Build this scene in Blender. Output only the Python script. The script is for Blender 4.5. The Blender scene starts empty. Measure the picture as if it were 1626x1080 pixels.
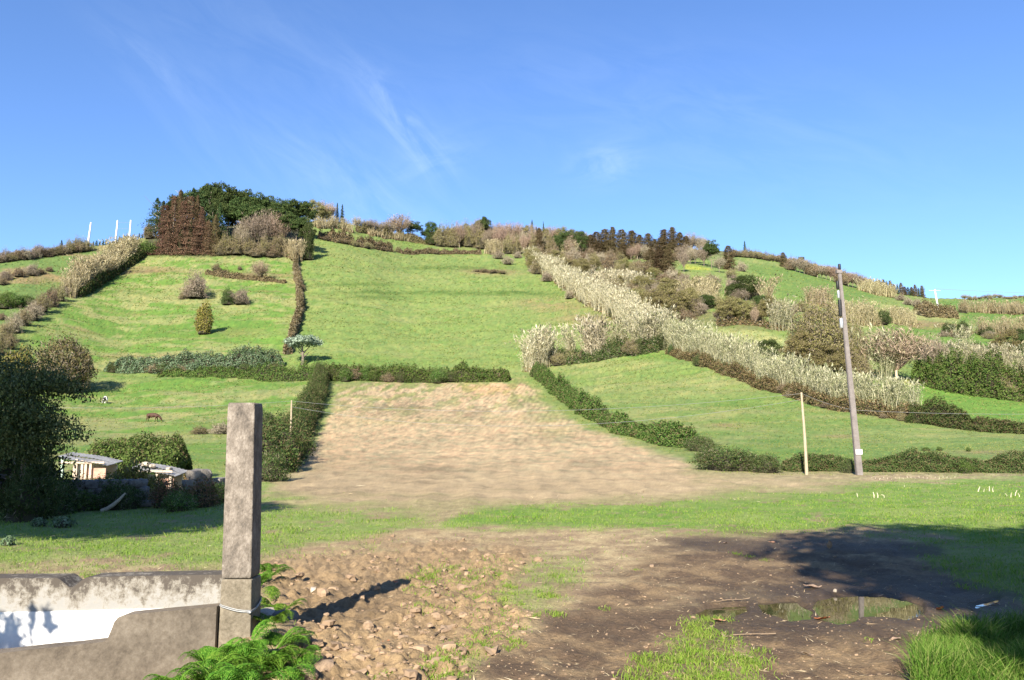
import bpy, bmesh, math, random
import numpy as np
from mathutils import Vector
C = bpy.context.scene.collection
R = math.radians
F, HZ, CAMZ = 1265.0, 705.0, 1.6            # photo focal length in pixels, its horizon row, eye height
PITCH = math.atan((HZ-540)/F)

# ------------------------------------------------------------------ camera, sky, sun, exposure
cd = bpy.data.cameras.new('camera'); cam = bpy.data.objects.new('camera', cd); C.objects.link(cam)
cd.sensor_width = 36; cd.lens = 36*F/1626; cd.clip_start = .1; cd.clip_end = 6000
cam.location = (0, 0, CAMZ); cam.rotation_euler = (math.pi/2+PITCH, 0, 0)
bpy.context.scene.camera = cam
SUN_EL, SUN_AZ = R(31), R(196.5)
w = bpy.data.worlds.new('World'); bpy.context.scene.world = w; w.use_nodes = True
nt = w.node_tree; nt.nodes.clear()
def N(tree, kind, **kw):
    n = tree.nodes.new(kind)
    for k, v in kw.items(): setattr(n, k, v)
    return n
def math_node(tree, op, a, b=None, clamp=False):
    n = N(tree, 'ShaderNodeMath', operation=op); n.use_clamp = clamp
    for i, x in enumerate((a, b)):
        if x is None: continue
        if isinstance(x, (int, float)): n.inputs[i].default_value = x
        else: tree.links.new(x, n.inputs[i])
    return n.outputs[0]
sky = N(nt, 'ShaderNodeTexSky', sky_type='NISHITA'); sky.sun_disc = False
sky.sun_elevation = SUN_EL; sky.sun_rotation = SUN_AZ; sky.altitude = 0; sky.air_density = 1.0; sky.dust_density = .35; sky.ozone_density = 1.2
tc = N(nt, 'ShaderNodeTexCoord')
tint = N(nt, 'ShaderNodeMix', data_type='RGBA', blend_type='MULTIPLY'); tint.inputs[0].default_value = 1
nt.links.new(sky.outputs[0], tint.inputs[6]); tint.inputs[7].default_value = (.64, .85, 1.20, 1)
def wisp(px, py, angle, length, width, amount, seed):
    """a streak of thin cirrus round one direction of the sky"""
    b = (540-py)/F; d = Vector(((px-813)/F, math.cos(PITCH)-b*math.sin(PITCH), math.sin(PITCH)+b*math.cos(PITCH))).normalized()
    side = Vector((d.y, -d.x, 0)).normalized(); up = side.cross(d)
    a1 = side*math.cos(angle)+up*math.sin(angle); a2 = -side*math.sin(angle)+up*math.cos(angle)
    def dot(v):
        n = N(nt, 'ShaderNodeVectorMath', operation='DOT_PRODUCT'); nt.links.new(tc.outputs['Generated'], n.inputs[0]); n.inputs[1].default_value = v; return n.outputs['Value']
    p, q = dot(a1), dot(a2)
    cb = N(nt, 'ShaderNodeCombineXYZ')
    nt.links.new(math_node(nt, 'MULTIPLY', p, 9.0/1), cb.inputs[0]); nt.links.new(math_node(nt, 'MULTIPLY', q, 30.0), cb.inputs[1]); cb.inputs[2].default_value = seed
    no = N(nt, 'ShaderNodeTexNoise'); no.inputs['Scale'].default_value = 1.0; no.inputs['Detail'].default_value = 5; no.inputs['Roughness'].default_value = .62; no.inputs['Distortion'].default_value = .8
    nt.links.new(cb.outputs[0], no.inputs['Vector'])
    e = math_node(nt, 'ADD', math_node(nt, 'POWER', math_node(nt, 'DIVIDE', math_node(nt, 'SUBTRACT', p, a1.dot(d)), length), 2.0), math_node(nt, 'POWER', math_node(nt, 'DIVIDE', math_node(nt, 'SUBTRACT', q, a2.dot(d)), width), 2.0))
    g = math_node(nt, 'POWER', 2.718, math_node(nt, 'MULTIPLY', e, -1.0))
    m = math_node(nt, 'MULTIPLY', math_node(nt, 'SUBTRACT', no.outputs['Fac'], .38), 2.6, True)
    front = math_node(nt, 'GREATER_THAN', dot(d), 0.0)
    return math_node(nt, 'MULTIPLY', math_node(nt, 'MULTIPLY', math_node(nt, 'MULTIPLY', g, m), front), amount)
cov = None
for a in ((245, 110, -.55, .06, .022, .10, 1.3), (350, 205, -.75, .12, .05, .06, 2.1), (640, 195, -.85, .085, .022, .27, 5.2), (690, 250, .35, .05, .022, .17, 7.7), (960, 262, .1, .04, .024, .3, 9.4),
          (430, 60, -.4, .25, .06, .06, 11.), (1100, 190, -.3, .3, .08, .07, 13.), (560, 300, -.6, .12, .05, .16, 15.)):
    x = wisp(*a); cov = x if cov is None else math_node(nt, 'ADD', cov, x, True)
mx = N(nt, 'ShaderNodeMix', data_type='RGBA'); nt.links.new(cov, mx.inputs[0]); nt.links.new(tint.outputs[2], mx.inputs[6]); mx.inputs[7].default_value = (5.6, 6.6, 7.6, 1)
bg = N(nt, 'ShaderNodeBackground'); nt.links.new(mx.outputs[2], bg.inputs[0]); bg.inputs[1].default_value = .076
wo = N(nt, 'ShaderNodeOutputWorld'); nt.links.new(bg.outputs[0], wo.inputs[0])
sd = bpy.data.lights.new('sun', 'SUN'); sd.energy = 5.0; sd.angle = R(.53); sd.color = (1, .925, .79)
sun = bpy.data.objects.new('sun', sd); C.objects.link(sun)
S_DIR = Vector((math.sin(SUN_AZ)*math.cos(SUN_EL), math.cos(SUN_AZ)*math.cos(SUN_EL), math.sin(SUN_EL)))
sun.rotation_euler = S_DIR.to_track_quat('Z', 'Y').to_euler(); sun.location = (-20, -40, 40)
vs = bpy.context.scene.view_settings; vs.view_transform = 'Standard'; vs.look = 'None'; vs.gamma = 1; vs.exposure = 1.40

# ------------------------------------------------------------------ small numeric helpers
rng = np.random.default_rng(7)
_T = np.random.default_rng(3).random((256, 256)); 
def vnoise(x, y, seed=0):
    x = np.asarray(x, float)+seed*17.31; y = np.asarray(y, float)+seed*9.77
    ix = np.floor(x).astype(int); iy = np.floor(y).astype(int); fx = x-ix; fy = y-iy
    fx = fx*fx*(3-2*fx); fy = fy*fy*(3-2*fy)
    a = _T[ix & 255, iy & 255]; b = _T[(ix+1) & 255, iy & 255]; c = _T[ix & 255, (iy+1) & 255]; d = _T[(ix+1) & 255, (iy+1) & 255]
    return (a*(1-fx)+b*fx)*(1-fy)+(c*(1-fx)+d*fx)*fy
def fbm(x, y, seed=0, octaves=4, gain=.5):
    s = 0; a = 1; t = 0
    for o in range(octaves):
        s = s+a*vnoise(np.asarray(x)*2**o, np.asarray(y)*2**o, seed+o*3); t += a; a *= gain
    return s/t                                   # 0..1, mean .5
def sstep(a, b, x):
    t = np.clip((x-a)/(b-a), 0, 1); return t*t*(3-2*t)
def pchip(xk, yk, x):
    xk = np.asarray(xk, float); yk = np.asarray(yk, float); h = np.diff(xk); d = np.diff(yk)/h
    m = np.zeros_like(xk); m[0] = d[0]; m[-1] = d[-1]
    for i in range(1, len(xk)-1):
        if d[i-1]*d[i] > 0:
            w1 = 2*h[i]+h[i-1]; w2 = h[i]+2*h[i-1]; m[i] = (w1+w2)/(w1/d[i-1]+w2/d[i])
    i = np.clip(np.searchsorted(xk, x)-1, 0, len(h)-1); t = (x-xk[i])/h[i]
    return yk[i]*(1+2*t)*(1-t)**2+h[i]*m[i]*t*(1-t)**2+yk[i+1]*t*t*(3-2*t)+h[i]*m[i+1]*t*t*(t-1)

# ------------------------------------------------------------------ the lie of the land
cp, sp = math.cos(PITCH), math.sin(PITCH)
def uv_of(px, py):
    b = (540-np.asarray(py, float))/F; y = cp-b*sp
    return ((np.asarray(px, float)-813)/F)/y, (sp+b*cp)/y
def px_of(u, v):
    d = cp+v*sp
    return 813+F*u/d, 540-F*(-sp+v*cp)/d
SKY = [(-600, 440), (-200, 430), (0, 402), (60, 397), (100, 394), (160, 388), (235, 374), (300, 362), (400, 352), (500, 350), (560, 356), (620, 372), (680, 383), (760, 388), (850, 392), (950, 394),
       (1050, 396), (1130, 397), (1200, 404), (1260, 416), (1330, 434), (1390, 456), (1440, 467), (1480, 474), (1560, 474), (1626, 470), (1800, 472), (2300, 480)]
COLS = {-500: [(748, 40), (700, 85), (600, 140), (550, 165), (500, 195), (455, 235), (0, 280)],
        0: [(748, 40), (700, 82), (660, 112), (600, 140), (550, 160), (500, 187), (450, 220), (415, 246), (0, 262)],
        200: [(748, 40), (700, 86), (660, 119), (600, 153), (550, 184), (500, 214), (450, 246), (405, 276), (0, 292)],
        420: [(748, 42), (700, 78), (650, 113), (600, 150), (550, 182), (500, 215), (450, 250), (405, 284), (0, 335)],
        650: [(748, 42), (700, 72), (650, 105), (600, 150), (580, 165), (500, 230), (430, 310), (395, 385), (0, 410)],
        850: [(748, 42), (700, 72), (650, 103), (600, 142), (570, 164), (500, 222), (440, 300), (405, 390), (0, 430)],
        1000: [(748, 42), (700, 70), (650, 99), (600, 130), (570, 146), (520, 180), (460, 250), (420, 340), (0, 440)],
        1250: [(748, 43), (700, 68), (650, 93), (600, 116), (550, 146), (500, 190), (450, 272), (0, 430)],
        1450: [(748, 43), (700, 66), (660, 86), (620, 108), (570, 142), (520, 200), (490, 280), (0, 430)],
        1626: [(748, 44), (700, 64), (680, 78), (640, 104), (600, 132), (550, 182), (510, 262), (485, 420), (0, 580)],
        2200: [(748, 44), (700, 64), (680, 78), (640, 104), (600, 132), (550, 182), (510, 262), (490, 420), (0, 580)]}
V0 = -(775-HZ)/F
UG = np.linspace(-1.7, 1.7, 681); TG = np.linspace(0, 1, 161)
sxp = np.array([s[0] for s in SKY]); syp = np.array([s[1] for s in SKY])
_pxg = 813+F*UG
def sky_row(px): return np.interp(px, sxp, syp)
_ker = np.exp(-.5*(np.arange(-16, 17)/5.)**2); _ker /= _ker.sum()
def smooth(a): return np.convolve(np.pad(a, 16, 'edge'), _ker, 'valid')
_k3 = np.exp(-.5*(np.arange(-16, 17)/2.)**2); _k3 /= _k3.sum()
_s0 = np.convolve(np.pad(sky_row(_pxg), 16, 'edge'), _k3, 'valid')+(fbm(_pxg/30., 0*_pxg, 40)-.5)*3
VS = uv_of(_pxg, _s0)[1]
cu, cl = [], []
for px, pts in COLS.items():
    u, _ = uv_of(px, 560); s = sky_row(px)
    rows = [(HZ+130, None), (HZ+100, None), (775, None)]+[p for p in pts[:-1]]+[(s, pts[-1][1])]
    vs_ = uv_of(px, s)[1]; x, y = [], []
    for py, Y in rows:
        v = -(py-HZ)/F if Y is None else uv_of(px, py)[1]
        x.append((v-V0)/(vs_-V0)); y.append(math.log(CAMZ/-v if Y is None else Y))
    cu.append(u); cl.append(pchip(x, y, TG))
cu = np.array(cu); cl = np.array(cl)
LY = np.stack([smooth(np.interp(UG, cu, cl[:, j])) for j in range(len(TG))], 1)     # log distance [u, t]
LY[:, 0] = math.log(CAMZ/-V0)
def bil(tab, i, j):
    i = np.clip(i, 0, tab.shape[0]-1.001); j = np.clip(j, 0, tab.shape[1]-1.001); a = i.astype(int); b = j.astype(int); fi = i-a; fj = j-b
    return (tab[a, b]*(1-fi)+tab[a+1, b]*fi)*(1-fj)+(tab[a, b+1]*(1-fi)+tab[a+1, b+1]*fi)*fj
def iu(u): return (np.asarray(u, float)-UG[0])/(UG[1]-UG[0])
def dist_uv(u, v):
    u = np.atleast_1d(np.asarray(u, float)); v = np.atleast_1d(np.asarray(v, float)); vs_ = np.interp(u, UG, VS)
    t = np.clip((v-V0)/(vs_-V0), 0, 1); far = np.exp(bil(LY, iu(u), t*(len(TG)-1)))
    return np.where(v < V0, CAMZ/np.maximum(-v, 1e-4), far)
# height as a function of the place: v over (u, log distance)
LG = np.linspace(math.log(20), math.log(1500), 420); VT = np.zeros((len(UG), len(LG)))
BACK = [(1.02, -.15), (1.06, -1.2), (1.15, -5), (1.4, -18), (2.2, -60)]
for i in range(len(UG)):
    v = V0+TG*(VS[i]-V0); ly = LY[i]; Ys = math.exp(ly[-1]); zs = VS[i]*Ys
    lb = [math.log(Ys*k) for k, _ in BACK]; vb = [(zs+d)/(Ys*k) for k, d in BACK]
    VT[i] = np.interp(LG, np.r_[math.log(20), ly, lb], np.r_[-CAMZ/20, v, vb])
def base_z(x, y):
    x = np.atleast_1d(np.asarray(x, float)); y = np.atleast_1d(np.asarray(y, float)); yy = np.maximum(y, 1.)
    far = CAMZ+yy*bil(VT, iu(x/yy), (np.log(np.maximum(yy, 20.001))-LG[0])/(LG[1]-LG[0]))
    return np.where(y < CAMZ/-V0, 0.0, far)
def P(px, py, back=0.0):
    """the place on the ground that the photo shows at a pixel"""
    u, v = uv_of(px, py); vs_ = float(np.interp(u, UG, VS)); v = min(float(v), vs_-1e-4)
    Y = float(dist_uv(u, v)[0]); Y2 = Y+back; x = float(u)*Y2
    z = CAMZ+v*Y if back == 0 else float(base_z(x, Y2)[0])
    return Vector((x, Y2, z))
def sdf(px, py, poly):
    """signed distance in photo pixels, positive inside"""
    p = np.asarray(poly, float); q = np.roll(p, -1, 0); d = np.full(px.shape, 1e9); ins = np.zeros(px.shape, bool)
    for (ax, ay), (bx, by) in zip(p, q):
        ex, ey = bx-ax, by-ay; t = np.clip(((px-ax)*ex+(py-ay)*ey)/(ex*ex+ey*ey+1e-9), 0, 1)
        d = np.minimum(d, np.hypot(px-ax-t*ex, py-ay-t*ey))
        c = (ay > py) != (by > py)
        with np.errstate(divide='ignore', invalid='ignore'): ins ^= c & (px < (bx-ax)*(py-ay)/(by-ay+1e-12)+ax)
    return np.where(ins, d, -d)
PUDDLES = [[(1103, 973), (1120, 964), (1150, 960), (1184, 961), (1186, 969), (1164, 979), (1124, 982)],
           [(1204, 955), (1262, 952), (1276, 961), (1290, 968), (1287, 981), (1256, 987), (1238, 977), (1212, 971)],
           [(1291, 962), (1300, 948), (1340, 943), (1402, 943), (1440, 949), (1464, 959), (1468, 973), (1440, 982), (1400, 978), (1368, 978), (1354, 987), (1330, 990), (1304, 981)],
           [(1538, 961), (1554, 956), (1572, 950), (1588, 949), (1584, 955), (1566, 959), (1552, 964)]]
CLODS = [(395, 900), (470, 878), (640, 858), (820, 868), (850, 890), (790, 940), (860, 985), (760, 1040), (690, 1140), (380, 1140), (470, 1000), (420, 930)]
TRACK = [(600, 1150), (730, 1075), (860, 990), (960, 930), (1010, 895), (1060, 862), (1180, 848), (1420, 852), (1520, 880), (1560, 960), (1480, 1010), (1440, 1150)]
TILLED = [(533, 612), (560, 604), (640, 606), (800, 606), (832, 600), (868, 640), (930, 682), (1000, 704), (1085, 728), (1110, 752), (1240, 758), (1360, 768), (1280, 782), (1150, 786), (1000, 792), (900, 800),
          (800, 804), (600, 804), (470, 800), (420, 790), (470, 748), (508, 690), (528, 640)]
def pixel_of(x, y):
    y = np.maximum(y, 1.); z = base_z(x, y); return px_of(x/y, (z-CAMZ)/y)
def relief(x, y, px=None, py=None):
    """clods, ruts, puddle basins and the tussocky roll of the pasture, in metres"""
    x = np.asarray(x, float); y = np.asarray(y, float)
    if px is None: px, py = pixel_of(x, y)
    near = 1-sstep(26, 60, y)
    z = (fbm(x*3.1, y*3.1, 1, 4)-.5)*.05*near+(fbm(x*.5, y*.5, 5, 3)-.5)*.10*near*sstep(7, 14, y)
    cl = sstep(-14, 14, sdf(px, py, CLODS)+(fbm(x*3, y*3, 9)-.5)*40)
    r = fbm(x*5.0, y*5.0, 11, 3, .55); z = z+cl*((np.abs(r-.5)*2)*.115+(fbm(x*11, y*11, 12, 2)-.5)*.07-.025)
    tr = sstep(-20, 25, sdf(px, py, TRACK)+(fbm(x*2, y*2, 13)-.5)*30)
    z = z*(1-tr*.8)+tr*((fbm(x*7, y*7, 15, 3)-.5)*.045+(np.abs(fbm(x*3.2+y*1.1, y*1.6, 16, 3)-.5)-.12)*.10)
    ti = sstep(-6, 10, sdf(px, py, TILLED))
    z = z+ti*((fbm(x*2.2, y*2.2, 21, 3)-.5)*.08+.03*np.sin(x*5+fbm(x*.3, y*.3, 2)*4))
    far = sstep(60, 130, y)
    z = z+far*((fbm(x*.10, y*.22, 31, 3)-.5)*1.0+(fbm(x*.45, y*.7, 33, 3)-.5)*.5)*(1-ti)
    z = z-.22*sstep(-2.15, -2.5, x)*sstep(6.75, 6.3, y)*sstep(3.4, 4.6, y)+.16*np.exp(-((x+1.98)/.32)**2-((y-6.75)/.42)**2)
    pd = np.full(x.shape, -1e9)
    for p in PUDDLES: pd = np.maximum(pd, sdf(px, py, p))
    rim = sstep(-40, -4, pd); z = z*(1-rim*.75)+rim*.012
    z = z-.07*sstep(-5, 6, pd+(fbm(x*6, y*6, 17)-.5)*6)
    return z
def ground(x, y): return base_z(x, y)+relief(x, y)
def G(px, py):
    p = P(px, py); p.z = float(ground(np.array([p.x]), np.array([p.y]))[0]); return p

# ------------------------------------------------------------------ mesh helpers
class Buf:
    def __init__(s): s.v, s.f, s.m, s.n = [], [], [], 0
    def add(s, v, f, m=0):
        v = np.asarray(v, float).reshape(-1, 3); f = np.asarray(f, int).reshape(-1, 4)
        s.v.append(v); s.f.append(f+s.n); s.m.append(np.full(len(f), m, int)); s.n += len(v)
    def quads(s, v4, m=0):
        n = len(v4); s.add(v4.reshape(-1, 3), np.arange(4*n).reshape(-1, 4), m)
    def leaves(s, c, size, normal=None, aspect=.5, jitter=.8, along=None, m=0, g=None):
        g = rng if g is None else g; n = len(c); size = np.broadcast_to(size, (n,))[:, None]
        r = g.normal(size=(n, 3))
        nn = r if normal is None else normal+jitter*r
        nn /= np.linalg.norm(nn, axis=1, keepdims=True)+1e-9
        a = g.normal(size=(n, 3)) if along is None else along+.25*g.normal(size=(n, 3))
        a -= nn*np.sum(a*nn, 1, keepdims=True); a /= np.linalg.norm(a, axis=1, keepdims=True)+1e-9
        b = np.cross(nn, a)
        v = np.stack([c-a*size, c+b*size*aspect, c+a*size, c-b*size*aspect], 1); s.quads(v, m)
    def tube(s, pts, rad, k=6, m=0, cap=True):
        pts = np.asarray(pts, float); rad = np.broadcast_to(rad, (len(pts),)); d = np.gradient(pts, axis=0); d /= np.linalg.norm(d, axis=1, keepdims=True)+1e-9
        ref = np.where(np.abs(d[:, 2:3]) > .9, np.array([[1., 0, 0]]), np.array([[0, 0, 1.]])); e = np.cross(d, ref); e /= np.linalg.norm(e, axis=1, keepdims=True); h = np.cross(d, e)
        a = np.arange(k)*2*np.pi/k
        v = pts[:, None]+rad[:, None, None]*(e[:, None]*np.cos(a)[None, :, None]+h[:, None]*np.sin(a)[None, :, None])
        f = [[i*k+j, i*k+(j+1) % k, (i+1)*k+(j+1) % k, (i+1)*k+j] for i in range(len(pts)-1) for j in range(k)]
        s.add(v, f, m)
        if cap:
            for q in (v[0], v[-1]):
                c = q.mean(0); s.add(np.vstack([q, c[None]]), [[j, (j+1) % k, k, k] for j in range(k)], m)
    def strips(s, pts, width, side, m=0):
        """many ribbons at once: pts [n, k, 3], width [n, k], side [n, 3]"""
        n, k, _ = pts.shape; o = side[:, None]*width[..., None]*.5
        v = np.stack([pts-o, pts+o], 2)
        idx = np.arange(n)[:, None]*(2*k)
        f = np.concatenate([idx+np.array([[2*j, 2*j+1, 2*j+3, 2*j+2]]) for j in range(k-1)], 0)
        s.add(v.reshape(-1, 3), f, m)
    def box(s, lo, hi, m=0):
        x0, y0, z0 = lo; x1, y1, z1 = hi
        v = [(x0, y0, z0), (x1, y0, z0), (x1, y1, z0), (x0, y1, z0), (x0, y0, z1), (x1, y0, z1), (x1, y1, z1), (x0, y1, z1)]
        s.add(v, [(3, 2, 1, 0), (4, 5, 6, 7), (0, 1, 5, 4), (1, 2, 6, 5), (2, 3, 7, 6), (3, 0, 4, 7)], m)
    def mesh(s, name, mats, smooth=False):
        me = bpy.data.meshes.new(name); v = np.vstack(s.v); f = np.vstack(s.f); mi = np.concatenate(s.m)
        me.vertices.add(len(v)); me.vertices.foreach_set('co', v.astype(np.float32).ravel())
        me.loops.add(f.size); me.loops.foreach_set('vertex_index', f.astype(np.int32).ravel())
        me.polygons.add(len(f)); me.polygons.foreach_set('loop_start', np.arange(0, f.size, 4, dtype=np.int32)); me.polygons.foreach_set('loop_total', np.full(len(f), 4, np.int32))
        me.polygons.foreach_set('material_index', mi.astype(np.int32)); me.polygons.foreach_set('use_smooth', np.full(len(f), smooth))
        for x in (mats if isinstance(mats, (list, tuple)) else [mats]): me.materials.append(x)
        me.update(calc_edges=True); me.validate(); return me
def link(name, data, parent=None, loc=None):
    o = bpy.data.objects.new(name, data); C.objects.link(o)
    if parent: o.parent = parent
    if loc is not None: o.location = loc
    return o
def tag(o, label, cat, group=None, kind=None):
    if label: o['label'] = label
    if cat: o['category'] = cat
    if group: o['group'] = group
    if kind: o['kind'] = kind
    return o
def thing(name, label, cat, loc=(0, 0, 0), rotz=0, group=None):
    o = link(name, None); o.location = loc; o.rotation_euler = (0, 0, rotz); return tag(o, label, cat, group)
def from_bm(name, bm, mats, parent=None, smooth=False):
    me = bpy.data.meshes.new(name); bm.normal_update(); bm.to_mesh(me); bm.free()
    for x in (mats if isinstance(mats, (list, tuple)) else [mats]): me.materials.append(x)
    if smooth:
        for p in me.polygons: p.use_smooth = True
    return link(name, me, parent)
def bm_box(bm, lo, hi, bevel=0, seg=2):
    r = bmesh.ops.create_cube(bm, size=1); v = r['verts']
    for q in v: q.co = Vector([lo[i]+(q.co[i]+.5)*(hi[i]-lo[i]) for i in range(3)])
    if bevel:
        e = list({e for q in v for e in q.link_edges}); bmesh.ops.bevel(bm, geom=e, offset=bevel, segments=seg, affect='EDGES', profile=.6)
    return v

# ------------------------------------------------------------------ materials
def new_mat(name):
    m = bpy.data.materials.new(name); m.use_nodes = True; m.node_tree.nodes.clear(); return m, m.node_tree
def out(t, sh): o = N(t, 'ShaderNodeOutputMaterial'); t.links.new(sh, o.inputs[0])
def leaf_mat(name, cols, translucent=.28, vary=.18, rough=.75, spec=.08):
    m, t = new_mat(name); ge = N(t, 'ShaderNodeNewGeometry'); rp = N(t, 'ShaderNodeValToRGB'); rp.color_ramp.interpolation = 'LINEAR'
    el = rp.color_ramp.elements
    while len(el) < len(cols): el.new(.5)
    for i, c in enumerate(cols): el[i].position = i/max(1, len(cols)-1); el[i].color = (*c, 1)
    t.links.new(ge.outputs['Random Per Island'], rp.inputs[0])
    oi = N(t, 'ShaderNodeObjectInfo'); hv = N(t, 'ShaderNodeHueSaturation')
    t.links.new(math_node(t, 'ADD', math_node(t, 'MULTIPLY', oi.outputs['Random'], vary*2), 1-vary), hv.inputs['Value'])
    t.links.new(math_node(t, 'ADD', math_node(t, 'MULTIPLY', oi.outputs['Random'], .03), .485), hv.inputs['Hue'])
    t.links.new(rp.outputs[0], hv.inputs['Color'])
    d = N(t, 'ShaderNodeBsdfPrincipled'); d.inputs['Roughness'].default_value = rough; d.inputs['Specular IOR Level'].default_value = spec
    t.links.new(hv.outputs[0], d.inputs['Base Color'])
    tr = N(t, 'ShaderNodeBsdfTranslucent'); t.links.new(hv.outputs[0], tr.inputs[0])
    mx = N(t, 'ShaderNodeMixShader'); mx.inputs[0].default_value = translucent; t.links.new(d.outputs[0], mx.inputs[1]); t.links.new(tr.outputs[0], mx.inputs[2]); out(t, mx.outputs[0]); return m
def rough_mat(name, c1, c2, scale=6, rough=.9, bump=.4, detail=6, dist=.02, c3=None, metallic=0, spec=.3, stretch=(1, 1, 1), fine=(.5, .5)):
    m, t = new_mat(name); tc = N(t, 'ShaderNodeTexCoord'); mp = N(t, 'ShaderNodeMapping'); mp.inputs['Scale'].default_value = stretch; t.links.new(tc.outputs['Object'], mp.inputs[0])
    no = N(t, 'ShaderNodeTexNoise'); no.inputs['Scale'].default_value = scale; no.inputs['Detail'].default_value = detail; no.inputs['Roughness'].default_value = .65; t.links.new(mp.outputs[0], no.inputs['Vector'])
    rp = N(t, 'ShaderNodeValToRGB'); el = rp.color_ramp.elements; el[0].position = .38; el[1].position = .63; el[0].color = (*c1, 1); el[1].color = (*c2, 1)
    if c3: e = el.new(.50); e.color = (*c3, 1)
    nf = N(t, 'ShaderNodeTexNoise'); nf.inputs['Scale'].default_value = scale*7; nf.inputs['Detail'].default_value = 8; nf.inputs['Roughness'].default_value = .8; t.links.new(mp.outputs[0], nf.inputs['Vector'])
    t.links.new(math_node(t, 'ADD', math_node(t, 'MULTIPLY', no.outputs['Fac'], fine[0]), math_node(t, 'MULTIPLY', nf.outputs['Fac'], fine[1])), rp.inputs[0])
    d = N(t, 'ShaderNodeBsdfPrincipled'); d.inputs['Roughness'].default_value = rough; d.inputs['Metallic'].default_value = metallic; d.inputs['Specular IOR Level'].default_value = spec
    t.links.new(rp.outputs[0], d.inputs['Base Color'])
    n2 = N(t, 'ShaderNodeTexNoise'); n2.inputs['Scale'].default_value = scale*5; n2.inputs['Detail'].default_value = 6; t.links.new(mp.outputs[0], n2.inputs['Vector'])
    bp = N(t, 'ShaderNodeBump'); bp.inputs['Strength'].default_value = bump; bp.inputs['Distance'].default_value = dist; t.links.new(n2.outputs['Fac'], bp.inputs['Height']); t.links.new(bp.outputs[0], d.inputs['Normal'])
    out(t, d.outputs[0]); return m
M = {}
# ------------------------------------------------------------------ the ground
LUSH, GRASS, DRYG, SOIL, CLOD, MUD, STRAW, BRACK = [np.array(c) for c in ((.090, .158, .024), (.138, .178, .044), (.245, .235, .085), (.335, .25, .142), (.29, .20, .108), (.075, .051, .031), (.46, .36, .20), (.17, .105, .055))]
def mixc(a, b, t): return a*(1-t[..., None])+b*t[..., None]
def ground_material():
    m, t = new_mat('ground_soil_and_grass'); at = N(t, 'ShaderNodeAttribute', attribute_name='soil'); tc = N(t, 'ShaderNodeTexCoord')
    n1 = N(t, 'ShaderNodeTexNoise'); n1.inputs['Scale'].default_value = 22; n1.inputs['Detail'].default_value = 9; n1.inputs['Roughness'].default_value = .7; t.links.new(tc.outputs['Object'], n1.inputs['Vector'])
    n3 = N(t, 'ShaderNodeTexNoise'); n3.inputs['Scale'].default_value = 2.2; n3.inputs['Detail'].default_value = 6; n3.inputs['Roughness'].default_value = .75; t.links.new(tc.outputs['Object'], n3.inputs['Vector'])
    hv = N(t, 'ShaderNodeHueSaturation'); t.links.new(at.outputs['Color'], hv.inputs['Color'])
    t.links.new(math_node(t, 'ADD', math_node(t, 'MULTIPLY', n1.outputs['Fac'], 1.4), math_node(t, 'ADD', math_node(t, 'MULTIPLY', n3.outputs['Fac'], .6), .0)), hv.inputs['Value'])
    d = N(t, 'ShaderNodeBsdfPrincipled'); d.inputs['Specular IOR Level'].default_value = .2; t.links.new(hv.outputs[0], d.inputs['Base Color'])
    t.links.new(math_node(t, 'SUBTRACT', .95, math_node(t, 'MULTIPLY', at.outputs['Alpha'], .55)), d.inputs['Roughness'])
    b1 = N(t, 'ShaderNodeBump'); b1.inputs['Strength'].default_value = .85; b1.inputs['Distance'].default_value = .035; t.links.new(n1.outputs['Fac'], b1.inputs['Height'])
    b2 = N(t, 'ShaderNodeBump'); b2.inputs['Strength'].default_value = .22; b2.inputs['Distance'].default_value = .2; t.links.new(n3.outputs['Fac'], b2.inputs['Height']); t.links.new(b1.outputs[0], b2.inputs['Normal'])
    t.links.new(b2.outputs[0], d.inputs['Normal']); out(t, d.outputs[0]); return m
M['ground'] = ground_material()
RED_EDGE = None
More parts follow.
